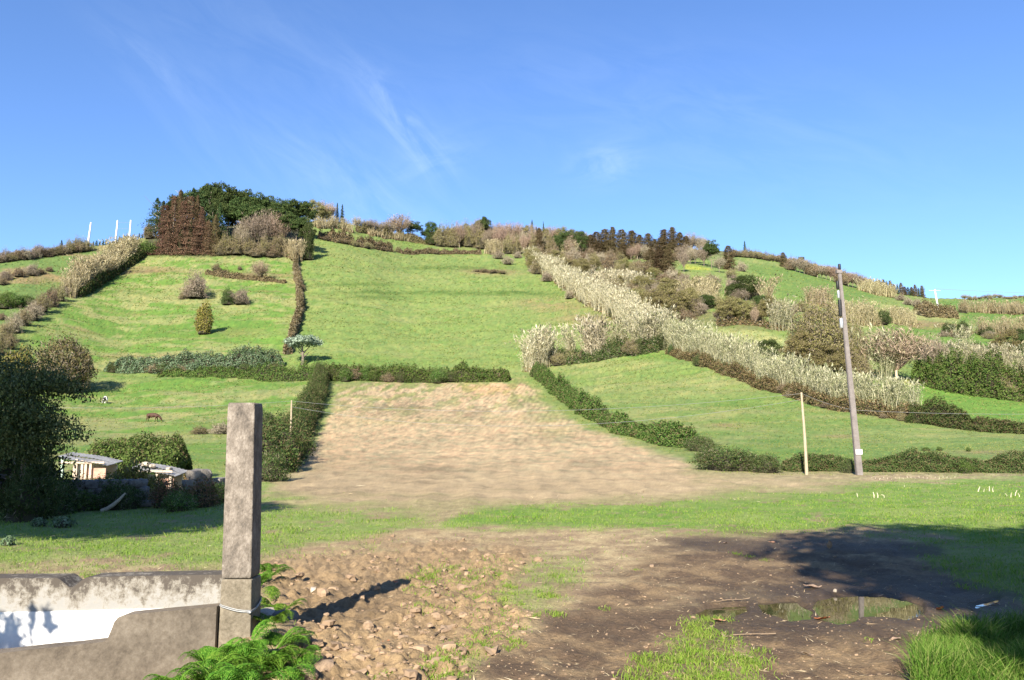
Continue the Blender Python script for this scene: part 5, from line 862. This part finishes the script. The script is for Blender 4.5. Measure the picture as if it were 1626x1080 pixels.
# --- trees that stand outside the picture and shade it
def shade_tree(label, x, y, h, z0, w_, seed, n=9000, S=.17):
    g = np.random.default_rng(seed); t = thing('shade_tree', label, 'tree', (x, y, -.1)); link('crown', crown_broad(w_, h, z0, g, n, S, 70, low=-.9, hollow=.3).mesh('shade_tree_crown', [M['evergreen']]), t); link('trunk', trunk_mesh('shade_tree_trunk', z0+1, .2, M['bark'], g, .02, 6, .35), t)
shade_tree('broad evergreen beside the road shading the puddles', 4.3, -3.1, 11.4, 5.5, 9.0, 31, 20000); shade_tree('evergreen by the road shading the leafy tree and stone wall', -13.9, 4.6, 10.9, 6.4, 10.5, 33, 26000)
shade_tree('small roadside tree shading the corner of the wet grass', 2.9, -4.3, 8.6, 4.4, 5.0, 37, 16000); shade_tree('dense roadside evergreen darkening the field corner', 7.2, -3.4, 12, 5.5, 8.5, 39, 20000)
place('weedy', 0, 1000, 1, 1, '') if False else None
KIND['roadside'] = dict(name='roadside_shrub', cat='shrub', h=2.4, w=1.7, used=0, var=[(crown_broad(1.7, 2.35, .2, np.random.default_rng(3), 2600, .05, 40, low=-.8).mesh('roadside_shrub_leaves', [M['green_shrub']]),)])
o = link('roadside_shrub', KIND['roadside']['var'][0][0], None, (-5.15, 3.35, -.1)); tag(o, 'roadside shrub throwing leaf shadow on the white trough face', 'shrub')
for k, (x, y, h, w_) in enumerate(((11, -9, 15, 11), (17, -1, 14, 10), (21, 8, 13, 9))): shade_tree(('tallest unseen evergreen added behind the viewer to block sky light', 'unseen evergreen added beside the field corner to block sky light', 'farthest unseen evergreen added beside the field to block sky light')[k], x, y, h, 1.0, w_, 50+k, 7000, .32)  # unseen trees added to block sky light and deepen the shade at right
for a in ((20, 812, 90, 46, 'dark weeds at the foot of the fence post in shade'), (190, 808, 90, 44, 'shaded bramble over the broken end of the stone wall'), (110, 806, 110, 50, 'shaded ivy heap hiding the middle of the stone wall')): place('bramble', *a)  # dark brambles added over the wall to stand for its near-black shade
# --- poles and wires
def top_of(px, py, h_px): p = G(px, py); return p, h_px*p.y/F
tall, th = top_of(1365, 754, 326); tp = thing('utility_pole', 'tall grey tapering concrete pole with black fittings near its top', 'pole', tall); bm = bmesh.new()
for q in bm_box(bm, (-.5, -.5, 0), (.5, .5, 1)): k = .31-.15*q.co.z; q.co = Vector((q.co.x*k-.46*q.co.z, q.co.y*k*.8, q.co.z*th-.3*(1-q.co.z)))
bmesh.ops.bevel(bm, geom=[e for e in bm.edges if abs(e.verts[0].co.z-e.verts[1].co.z) > 2], offset=.025, segments=2, affect='EDGES'); from_bm('shaft', bm, M['pole_concrete'], tp)
def cyl(name, z, r, L, mat, dx=-.19, parent=tp, k=10): b = Buf(); zz = np.array([0, .08, .92, 1])*L+z; b.tube(np.c_[np.full(4, dx-.46*(z/th)), np.full(4, -.05), zz], np.array([r*.8, r, r, r*.8]), k); return link(name, b.mesh(name, mat, True), parent)
for z, r, L, mt, nm in ((th-.95, .075, .42, 'black', 'fuse_holder'), (th-1.42, .06, .40, 'metal', 'insulator'), (th-2.35, .085, .86, 'black', 'fuse_holder'), (th-2.95, .09, .5, 'metal', 'terminal_box')): cyl(nm, z, r, L, M[mt])
b = Buf(); b.box((-.62, -.09, th-.12), (-.34, .09, th+.06)); link('cap', b.mesh('pole_cap', M['pole_concrete']), tp); cyl('insulator', th+.06, .07, .3, M['black'], .0); b = Buf(); b.box((-.20, -.178, 1.02), (.12, -.166, 1.26)); link('sign_plate', b.mesh('sign_plate', M['sign']), tp)
def thin_pole(label, px, py, hp, r, mat, lean=0., bars=0, name='wooden_pole', arm=None):
    p, h = top_of(px, py, hp); t = thing(name, label, 'pole', p); b = Buf(); z = np.linspace(-.2, h, 5); b.tube(np.c_[lean*z/h+.02*np.sin(z), 0*z, z], r*(1-.4*np.clip(z/h, 0, 1)), 8); link('shaft', b.mesh(name+'_shaft', M[mat], True), t)
    for i in range(bars): b = Buf(); b.box((lean-arm, -.05, h-.5-i*.9), (lean+arm, .05, h-.42-i*.9)); link('crossarm', b.mesh(name+'_crossarm', M[mat]), t); return p, h
    return p, h
A = thin_pole('thin weathered wooden pole at the near edge of the right pasture', 1281, 754, 129, .085, 'pole_wood', -.06); B = thin_pole('thin pale pole standing in the tall dark hedge', 459, 736, 99, .075, 'pole_wood', .03)
thin_pole('single white pole on the far left skyline', 139, 394, 43, .40, 'white_pole', .6, 0, 'white_pole'); W1 = thin_pole('left white pole of the pair joined by crossbars', 182, 400, 53, .40, 'white_pole', .35, 0, 'white_pole'); W2 = thin_pole('right white pole of the pair joined by crossbars', 203, 408, 61, .40, 'white_pole', .25, 0, 'white_pole')
for dz in (1.0, 3.2): b = Buf(); b.tube([Vector(W1[0])+Vector((.3, -.5, W1[1]-dz)), Vector(W2[0])+Vector((.2, -.5, W2[1]-dz))], .03, 6); tag(link('crossbar', b.mesh('crossbar', M['wire'])), 'upper crossbar between the paired white poles' if dz == 1. else 'lower crossbar between the paired white poles', 'crossbar')
thin_pole('far white utility pole with crossarms on the right horizon', 1490, 492, 33, .42, 'white_pole', -.9, 2, 'utility_pole', 2.4); thin_pole('tiny far pole on the skyline canes', 1391, 464, 16, .35, 'white_pole', 0, 0, 'white_pole')
def wire(label, p, q, sag, r=.007, group=None):
    t = np.linspace(0, 1, 40)[:, None]; pts = np.array(p)*(1-t)+np.array(q)*t; pts[:, 2] -= sag*4*(t*(1-t))[:, 0]; b = Buf(); b.tube(pts, r, 4, cap=False); tag(link('power_line', b.mesh('power_line', M['wire'])), label, 'wire', group)
a1 = Vector(A[0])+Vector((-.06, 0, A[1]-.05)); b1 = Vector(B[0])+Vector((.03, 0, B[1]-.05)); t1 = tall+Vector((-.12, -.1, 3.2))
wire('upper slack wire across the ploughed field between the two thin poles', b1, a1, .75); wire('lower slack wire across the ploughed field between the two thin poles', b1-Vector((0, 0, .35)), a1-Vector((0, 0, .3)), 1.25)
wire('wire from the weathered wooden pole to the tall grey pole', a1, t1, .1); wire('wire running from the tall grey pole out of the picture', t1, Vector((42, 40, 4.0)), .5); wire('wire from the pale pole over the left pasture', b1, Vector((-40, 44, 4.6)), .7)
e1 = P(1490, 492)+Vector((-1, 0, 8.6)); wire('highest far wire from the utility pole on the right horizon', e1, e1+Vector((140, -40, -6)), 3, .05)
# --- cattle
def cow(label, px, py, rz, mat, head_low=True, length=2.1):
    p = G(px, py); me = bpy.data.meshes.new('cow_cage'); V = []; E = []; Rr = []
    def v(co, r, link_=None): V.append(co); Rr.append(r); (E.append((link_, len(V)-1)) if link_ is not None else None); return len(V)-1
    hip = v((-.62, 0, 1.02), (.26, .30)); mid = v((-.1, 0, .98), (.31, .36), hip); sh = v((.48, 0, 1.0), (.25, .33), mid); nk = v((.80, 0, .86), (.15, .20), sh); n2 = v((1.05, 0, .58), (.12, .15), nk); hd = v((1.18, .02, .36), (.12, .14), n2); mz = v((1.27, .03, .14), (.085, .09), hd)
    rp = v((-.88, 0, 1.06), (.12, .16), hip); t1_ = v((-.98, 0, .9), (.03, .03), rp); t2 = v((-1.0, 0, .45), (.022, .022), t1_); v((-.99, .01, .3), (.045, .045), t2)
    for s in (-1, 1):
        a = v((-.70, .18*s, .78), (.15, .18), hip); k = v((-.62+.05*s, .19*s, .60), (.10, .12), a); hk = v((-.82+.05*s, .19*s, .44), (.06, .065), k); v((-.76+.05*s, .19*s, .04), (.055, .055), v((-.79+.05*s, .19*s, .2), (.045, .045), hk))
        a = v((.46, .18*s, .70), (.11, .14), sh); k = v((.47+.08*s, .18*s, .40), (.065, .07), a); v((.46+.1*s, .18*s, .03), (.055, .055), v((.47+.09*s, .18*s, .2), (.045, .045), k))
        v((1.02, .23*s, .52), (.03, .05), v((1.10, .12*s, .50), (.04, .05), hd))
    ud = v((-.42, 0, .62), (.12, .12), mid)
    me.from_pydata(V, E, []); ob = bpy.data.objects.new('cow_cage', me); C.objects.link(ob); m_ = ob.modifiers.new('s', 'SKIN'); 
    for i, r in enumerate(Rr): me.skin_vertices[0].data[i].radius = r
    me.skin_vertices[0].data[0].use_root = True; ob.modifiers.new('u', 'SUBSURF').levels = 2; dg = bpy.context.evaluated_depsgraph_get(); new = bpy.data.meshes.new_from_object(ob.evaluated_get(dg)); bpy.data.objects.remove(ob)
    new.name = 'cow'; new.materials.clear(); new.materials.append(mat)
    for f in new.polygons: f.use_smooth = True
    o = link('cow', new, None, p); o.rotation_euler = (0, 0, rz); o.scale = (length/2.3,)*3; return tag(o, label, 'cow')
M['cow_brown'] = rough_mat('brown_hide', (.040, .018, .011), (.075, .034, .02), 2, .7, .1); M['cow_pied'] = rough_mat('black_and_white_hide', (.012, .011, .01), (.66, .64, .60), 1.5, .7, .1, 1, fine=(1, 0))
for n_ in M['cow_pied'].node_tree.nodes:
    if n_.type == 'VALTORGB': n_.color_ramp.interpolation = 'CONSTANT'; n_.color_ramp.elements[0].position = 0; n_.color_ramp.elements[1].position = .49
cow('brown cow grazing on the lower left pasture', 243, 670, .05, M['cow_brown']); cow('black and white cow grazing higher up beside the bronze-olive bush', 166, 641, 2.3, M['cow_pied'])
# ------------------------------------------------------------------ the near ground: grass, straw, clods, ferns, leaves
gg = np.random.default_rng(77)
def near_points(n, x0=-70, x1=1696, y0=766, y1=1116):
    px = gg.uniform(x0, x1, n); py = gg.uniform(y0, y1, n); u, v = uv_of(px, py); Y = CAMZ/np.maximum(-v, 1e-3); return u*Y, Y, px, py
def masks(x, y, px, py): return soil_colour(x, y, px, py)[2]
M['grass'] = leaf_mat('fresh_grass_blades', [(.10, .19, .022), (.165, .265, .032), (.22, .29, .055), (.13, .235, .026), (.33, .31, .11)], .35, .0)
M['lush'] = leaf_mat('lush_grass_blades', [(.05, .11, .014), (.09, .18, .022), (.15, .24, .04), (.24, .25, .085)], .4, .0)
M['straw'] = leaf_mat('straw_bits', [(.34, .25, .14), (.50, .40, .24), (.62, .52, .34), (.26, .18, .10)], .1, .0)
M['clod'] = leaf_mat('dry_soil_clods', [(.19, .132, .085), (.26, .182, .117), (.30, .215, .14)], 0, .0, .95)
M['fern'] = leaf_mat('bright_fern_leaflets', [(.045, .11, .012), (.085, .20, .02), (.14, .27, .03), (.17, .27, .04)], .4, .06, .5)
M['dead_leaf'] = rough_mat('dry_brown_leaf', (.26, .12, .06), (.46, .26, .15), 9, .7, .3); M['pale_leaf'] = rough_mat('bleached_dry_leaf', (.24, .155, .10), (.38, .27, .19), 9, .7, .3); M['rust_dead'] = rough_mat('rusty_dead_leaf', (.30, .09, .03), (.48, .18, .07), 9, .7, .3)
M['stalk'] = rough_mat('bleached_stalk', (.50, .43, .30), (.70, .63, .48), 6, .8, .3); M['twig'] = rough_mat('pale_twig', (.14, .10, .065), (.26, .19, .13), 8, .85, .3)
M['clod_rock'] = rough_mat('earthy_stone', (.13, .09, .06), (.30, .215, .145), 7, .95, .8, 8, .015)
def blades(name, x, y, h, w_, mat, lean=.5, kind_='stuff', clump=0):
    n = len(x); z = ground(x, y); a = gg.uniform(0, 2*np.pi, n); L = gg.normal(size=(n, 2))*lean; t = np.array([0, .45, .8, 1.])
    p = np.stack([np.c_[x, y, z-.004]]*4, 1)+np.array([0, 0, 1.])*(h[:, None]*t*(1-.18*t))[..., None]+np.c_[L, 0*x][:, None]*(h[:, None]*t**2)[..., None]
    b = Buf(); b.strips(p, w_[:, None]*np.array([.8, 1., .6, .08]), np.c_[np.cos(a), np.sin(a), 0*a]); o = link(name, b.mesh(name, M[mat])); o['kind'] = kind_; return o
x, y, px, py = near_points(330000); mk = masks(x, y, px, py); pr = np.clip(mk['g'], 0, 1)*sstep(.36, .60, .6*fbm(x*1.1, y*1.1, 81, 5, .6)+.4*fbm(x*4.5, y*4.5, 82, 4, .6)+.25*(mk['g']-.4))
pr = np.maximum(pr*.75*sstep(.25, .62, fbm(x*2.3, y*2.3, 85, 3)+.12), .02*(1-mk['tr'])*(1-mk['cl'])*(y < 30)); pr = pr*(1-.95*mk['dk'])*(1-mk['ti'])
pd = np.full(x.shape, -1e9)
for p in PUDDLES: pd = np.maximum(pd, sdf(px, py, p))
wall = (x < -2.1) & (y > 5.5) & (y < 7.0); k = (gg.random(len(x)) < pr) & (pd < -3) & ~wall; x, y = x[k], y[k]; sc = np.maximum(1, y/9)
h = gg.uniform(.018, .055, len(x))*(.45+1.2*vnoise(x*1.3, y*1.3, 4)*vnoise(x*4, y*4, 6)*1.6)*np.minimum(sc, 1.35); blades('grass', x, y, h, .0055*sc*gg.uniform(.7, 1.4, len(x)), 'grass')
def tufts(pts, per, spread, h, mat='grass', name='grass_tuft', w_=.006, lean=.45):
    xs, ys, hs = [], [], []
    for px_, py_, s in pts:
        p = P(px_, py_); n = int(per*s); xs.append(p.x+gg.normal(size=n)*spread*s); ys.append(p.y+gg.normal(size=n)*spread*s*1.3); hs.append(gg.uniform(.45, 1.1, n)*h*s)
    xs, ys, hs = map(np.concatenate, (xs, ys, hs)); return blades(name, xs, ys, hs, np.full(len(xs), w_)*gg.uniform(.7, 1.3, len(xs)), mat, lean)
# tall wet grass by the lane, patches between the ruts
xx = gg.uniform(1448, 1720, 17000); yy = gg.uniform(1004, 1128, 17000); k = sdf(xx, yy, [(1452, 1140), (1456, 1040), (1470, 1020), (1510, 1006), (1600, 1000), (1730, 985), (1730, 1140)])+gg.normal(size=len(xx))*7 > 0
u_, v_ = uv_of(xx[k], yy[k]); Y_ = CAMZ/-v_; blades('tall_grass', u_*Y_, Y_, gg.uniform(.07, .27, k.sum())*(.35+1.1*vnoise(u_*Y_*3, Y_*3, 3)), np.full(k.sum(), .0062), 'lush', .38)
pt = [(gg.uniform(1000, 1215), gg.uniform(1035, 1100), gg.uniform(.7, 1.2)) for _ in range(46)]+[(gg.uniform(1095, 1170), gg.uniform(985, 1035), gg.uniform(.6, 1.1)) for _ in range(20)]+[(gg.uniform(640, 900), gg.uniform(900, 980), gg.uniform(.5, 1.)) for _ in range(46)]
pt += [(gg.uniform(660, 720), gg.uniform(1040, 1075), .9) for _ in range(7)]+[(gg.uniform(740, 830), gg.uniform(990, 1040), .6) for _ in range(12)]+[(662, 918, 1.3), (690, 915, 1.2), (676, 920, 1.2), (1190, 885, .7), (1215, 890, .7), (960, 970, .6), (1010, 905, .5), (1170, 880, .8), (850, 980, .8), (605, 1078, .8), (700, 1060, 1.), (1380, 1015, .5), (1530, 935, .8), (1560, 925, .8)]
tufts(pt, 60, .055, .062, 'grass', 'weeds'); tufts([(132, 914, 1.2), (140, 918, 1.2), (148, 915, 1.), (286, 962, .7), (300, 961, .7), (318, 957, .7), (345, 950, .8)], 30, .03, .05, 'grass', 'weeds')
# straw and stubble bits
x, y, px, py = near_points(150000); mk = masks(x, y, px, py); pr = np.clip(.55*fbm(x*1.6, y*1.6, 6)+.2, 0, 1)*(1-.75*mk['tr'])*(1-.7*mk['g'])*(1-mk['ti']*.8)*(1-.75*mk['cl'])*.28+.035*mk['tr']; k = (gg.random(len(x)) < pr); x, y = x[k], y[k]; n = len(x)
z = ground(x, y)+.006; a = gg.normal(size=n)*.9+.2; al = np.c_[np.cos(a), np.sin(a), gg.normal(size=n)*.12]; b = Buf(); b.leaves(np.c_[x, y, z], np.exp(gg.normal(size=n)*.55)*.015*np.maximum(1, y/9), np.tile([0, 0, 1.], (n, 1)), .075, .35, al, g=gg); o = link('straw', b.mesh('straw', M['straw'])); o['kind'] = 'stuff'
# tussocks of the hill pastures, too many to count
M['tussock'] = leaf_mat('pasture_tussocks', [(.065, .11, .02), (.12, .155, .036), (.21, .205, .075), (.10, .155, .03), (.17, .18, .055)], .25, .0)
px = gg.uniform(-40, 1670, 210000); py = gg.uniform(372, 756, 210000); ok = (py > sky_row(px)+2) & (sdf(px, py, TILLED) < -2); px, py = px[ok], py[ok]; u, v = uv_of(px, py); Y = dist_uv(u, v); x, y = u*Y, Y
k = gg.random(len(x)) < .15+.85*sstep(.42, .62, fbm(x*.12, y*.3, 95, 4)*.6+fbm(x*.7, y*1.4, 96, 3)*.4); x, y = x[k], y[k]; z = ground(x, y); n = len(x); s_ = .0011*y*gg.uniform(.5, 1.3, n); b = Buf()
b.leaves(np.c_[x, y, z+s_*.35], s_, np.tile([0, -.5, .75], (n, 1)), .5, .5, np.c_[gg.normal(size=n), gg.normal(size=n)*.3, np.abs(gg.normal(size=n))*.5], g=gg); o = link('pasture_grass', b.mesh('pasture_grass', M['tussock'])); o['kind'] = 'stuff'
# clods of dry earth
x, y, px, py = near_points(26000, 380, 900, 850, 1120); mk = masks(x, y, px, py); k = gg.random(len(x)) < mk['cl']*.055*np.clip(sstep(.3, .7, fbm(x*2, y*2, 44))*1.6, 0, 1); x, y = x[k], y[k]; z = ground(x, y); b = Buf()
for i in range(len(x)): s = float(np.clip(np.exp(gg.normal()*.6)*.026, .010, .10)); rock_part(b, (x[i], y[i], z[i]+s*.12), (s*1.3, s, s*.75), gg, .5, n=3)
x, y, px, py = near_points(5000, 500, 1640, 850, 1120); mk = masks(x, y, px, py); pd = np.full(x.shape, -1e9)
for p in PUDDLES: pd = np.maximum(pd, sdf(px, py, p))
k = (gg.random(len(x)) < mk['tr']*.35) & (pd < -4); x, y = x[k], y[k]; z = ground(x, y)
for i in range(len(x)): s = float(np.exp(gg.normal()*.4)*.010); rock_part(b, (x[i], y[i], z[i]+s*.1), (s*1.3, s, s*.7), gg, .35, n=3)
o = link('dirt', b.mesh('dirt_clods', M['clod'])); o['kind'] = 'stuff'
# ferns
def fern_mesh(fronds, L, g, upright=1.15):
    b = Buf()
    for i in range(fronds):
        a = g.uniform(0, 2*np.pi); l = L*g.uniform(.7, 1.15); n = 22; t = np.linspace(0, 1, n); up = upright*g.uniform(.75, 1.25); d = np.array([math.cos(a), math.sin(a), 0]); sd = np.array([-math.sin(a), math.cos(a), 0])
        r = l*(np.sin(t*1.35)/1.0); zz = l*(up*t-.85*up*t**2.2*1.0); pts = d*r[:, None]*.85+np.array([0, 0, 1.])*zz[:, None]+sd*(np.sin(t*2)*.08*l*g.normal())[:, None]
        b.tube(pts, .0028*(1-.8*t)+.0006, 4, 1, cap=False); tg = np.gradient(pts, axis=0); tg /= np.linalg.norm(tg, axis=1, keepdims=True); nrm = np.cross(tg, sd); nrm *= np.sign(nrm[:, 2:3]+1e-6)
        for s in (-1, 1):
            for j in range(3, n-1):
                pl = l*.36*math.sin(min(1, (t[j]-.1)/.28)*math.pi/2)*(1-t[j])**.8+.004; m_ = max(3, int(pl/.011)); q = (np.arange(m_)+.5)/m_; dr = sd*s*.92+tg[j]*.42-nrm[j]*.18; dr /= np.linalg.norm(dr)
                c = pts[j]+dr*(q*pl)[:, None]-np.array([0, 0, 1.])*(q**2*pl*.25)[:, None]; w_ = .28*pl*(1-q*.75)*.5+.002
                for w2 in (-1, 1): b.leaves(c+tg[j]*(w2*w_*.55)[:, None], w_*.85+.002, np.tile(nrm[j], (m_, 1)), .48, .22, np.tile(tg[j]*w2+dr*.5, (m_, 1)), g=g)
    return b.mesh('fern_fronds', [M['fern'], M['fern']])
FV = [fern_mesh(9, .40, np.random.default_rng(i+40)) for i in range(4)]
def fern(px, py, s, label, dz=0, i=[0]):
    p = G(px, py); p.z += dz-.02; o = link('fern', FV[i[0] % 4], None, p); i[0] += 1; o.rotation_euler = (gg.normal()*.1-.08, gg.normal()*.1, gg.uniform(0, 6.28)); o.scale = (s*.95,)*3; tag(o, label, 'fern', 'ferns at the foot of the gate post' if label.startswith('bright fern in') else None)
for px_, py_, s in ((172, 1092, .85), (205, 1084, 1.0), (238, 1076, .95), (262, 1090, 1.0), (290, 1066, 1.0), (318, 1080, 1.1), (345, 1058, 1.0), (372, 1072, 1.15), (392, 1046, 1.0), (415, 1062, 1.15), (436, 1040, .95), (448, 1072, 1.1), (466, 1058, .8), (402, 1090, 1.1), (352, 1096, 1.1), (300, 1100, 1.), (430, 1024, .8), (330, 1046, .8)): fern(px_, py_, s, 'bright fern in the dense bank at the foot of the gate post')
fern(428, 962, 1.0, 'fern arching out of the dark gap right beside the gate post'); fern(412, 930, 1.15, 'fern just behind the gate post above the rubble'); fern(446, 975, .8, 'lowest fern over the rubble stones by the gate post'); fern(420, 905, 1.1, 'farthest fern showing behind the gate post')
rock('flat pale stone on the rubble beside the gate post', 421, 985, (.24, .18, .13), 'pale_rock', 'stone', .1, None, 3); rock('brown stone lower on the rubble by the ferns', 452, 990, (.22, .16, .12), 'rock', 'stone', .1, None, 4); rock('rough earth-coloured boulder past the ferns', 515, 1062, (.15, .14, .13), 'clod_rock', 'stone', .3, None, 5); rock('dull stone against the earth beside the boulder', 486, 1076, (.16, .14, .11), 'clod_rock', 'stone', .35, None, 6)
rock('small white stone at the far edge of the big puddle', 1326, 941, (.04, .035, .035), 'pale_rock', 'stone', .1, None, 7); rock('little pale stone alone in the straw', 1035, 900, (.07, .05, .04), 'clod_rock', 'stone', .2, None, 8); rock('pale clod beside the post shadow', 497, 941, (.10, .07, .06), 'pale_rock', 'stone', .2, None, 9)
# fallen leaves, twigs, stalks
def leaf(px, py, size, mat, label, curl=.5, stand=0., i=[0]):
    g = np.random.default_rng(90+i[0]); i[0] += 1; n, m_ = 9, 5; t = np.linspace(0, 1, n); s = np.linspace(-1, 1, m_); T, S_ = np.meshgrid(t, s, indexing='ij'); w_ = .30*np.sin(np.pi*T**.85)*(1-.25*T)
    v = np.stack([(T-.5), S_*w_, curl*(.35*(S_*w_)**2*4+.5*(T-.5)**2)+.03*np.sin(T*9+S_*3)], -1).reshape(-1, 3)*size; idx = np.arange(n*m_).reshape(n, m_); q = np.stack([idx[:-1, :-1], idx[1:, :-1], idx[1:, 1:], idx[:-1, 1:]], -1).reshape(-1, 4)
    b = Buf(); b.add(v, q); b.add(v-np.array([0, 0, .0015]), q[:, ::-1]); o = link('dead_leaf', b.mesh('dead_leaf', M[mat], True), None, G(px, py)+Vector((0, 0, .012+stand*size*.4))); o.rotation_euler = (g.normal()*.25, -stand, g.uniform(0, 6.28)); tag(o, label, 'leaf')
for a in ((1318, 874, .17, 'pale_leaf', 'pinkish dead leaf standing up in the mud before the tree shadow', .6, 1.0), (1290, 935, .20, 'pale_leaf', 'curled pinkish leaf at the far edge of the middle puddle', 1.), (1494, 968, .12, 'rust_dead', 'small orange leaf beyond the end of the big puddle', .8), (1306, 986, .17, 'rust_dead', 'rusty leaf lying at the near lip of the big puddle', .6),
          (1460, 1052, .13, 'rust_dead', 'orange-brown leaf beside the tall wet grass', .5), (1142, 990, .12, 'dead_leaf', 'brown leaf on the near edge of the green puddle', .8), (1150, 1010, .12, 'pale_leaf', 'pale leaf in the grass between the ruts', .4), (1180, 1046, .15, 'pale_leaf', 'bleached leaf in the thin grass between the ruts', .3), (1282, 1043, .11, 'pale_leaf', 'pale leaf alone on the bare track', .3), (1422, 1014, .11, 'pale_leaf', 'pale leaf on the track near the tall wet grass', .4),
          (1262, 870, .11, 'dead_leaf', 'reddish leaf left of the standing pinkish one', .5), (1226, 863, .12, 'dead_leaf', 'brownish leaf farther left in the dark mud', .5), (1152, 863, .10, 'pale_leaf', 'pale leaf on the far dark mud', .5), (628, 928, .12, 'rust_dead', 'rusty leaf by the tip of the post shadow', .7), (612, 1020, .11, 'rust_dead', 'rusty leaf among the tan clods', .7), (1580, 962, .1, 'dead_leaf', 'brown leaf by the smallest puddle', .5)): leaf(*a)
def twig(px, py, L, ang, label, r=.0045, mat='twig'):
    b = Buf(); t = np.linspace(-.5, .5, 6)[:, None]; b.tube(t*L*np.array([math.cos(ang), math.sin(ang), .06])+np.array([0, 0, .02])+gg.normal(size=(6, 3))*.006, r, 5); tag(link('twig', b.mesh('twig', M[mat], True), None, G(px, py)), label, 'twig')
twig(1160, 957, .42, .25, 'pale twig along the far edge of the green puddle'); twig(1195, 1008, .40, -.1, 'brown twig on the track below the middle puddle'); twig(590, 986, .30, .5, 'pale twig crossing the shadow of the gate post'); twig(436, 968, .40, 1.1, 'brown stem leaning in the ferns by the gate post', .008); twig(1550, 955, .3, .6, 'wet twig over the smallest puddle'); twig(1276, 925, .16, 1.9, 'short twig standing near the middle puddle'); twig(700, 1005, .25, 1.2, 'thin twig among the tan clods')
SM = []
for i in range(4):
    g = np.random.default_rng(i); b = Buf(); b.tube([(0, 0, -.03), (.01*g.normal(), .01, .12), (.05*g.normal(), .03*g.normal(), .24)], [.020, .017, .012], 6); SM.append(b.mesh('maize_stalk', M['stalk'], True))
for i, (px_, py_, s) in enumerate([(1553, 781, 1.5), (1562, 782, .9), (1571, 780, 1.4), (1577, 781, 1.3), (1605, 790, 1.2), (1612, 787, 1.5), (1619, 790, 1.0), (1598, 788, .8), (1362, 791, 1.), (1388, 792, 1.4), (1394, 792, 1.2), (1404, 791, .8), (1436, 773, .8)]+[(1384+j*6.3, 759+(j % 3), .55+.3*((j*7) % 5)/5) for j in range(22)]):
    p = G(px_, py_); o = link('maize_stalk', SM[i % 4], None, p); o.rotation_euler = (gg.normal()*.15, gg.normal()*.15, gg.uniform(0, 6)); o.scale = (s*.5,)*3; tag(o, 'short bleached stalk of stubble sticking up at the right end of the flat field', 'stalk', 'bleached stubble stalks')
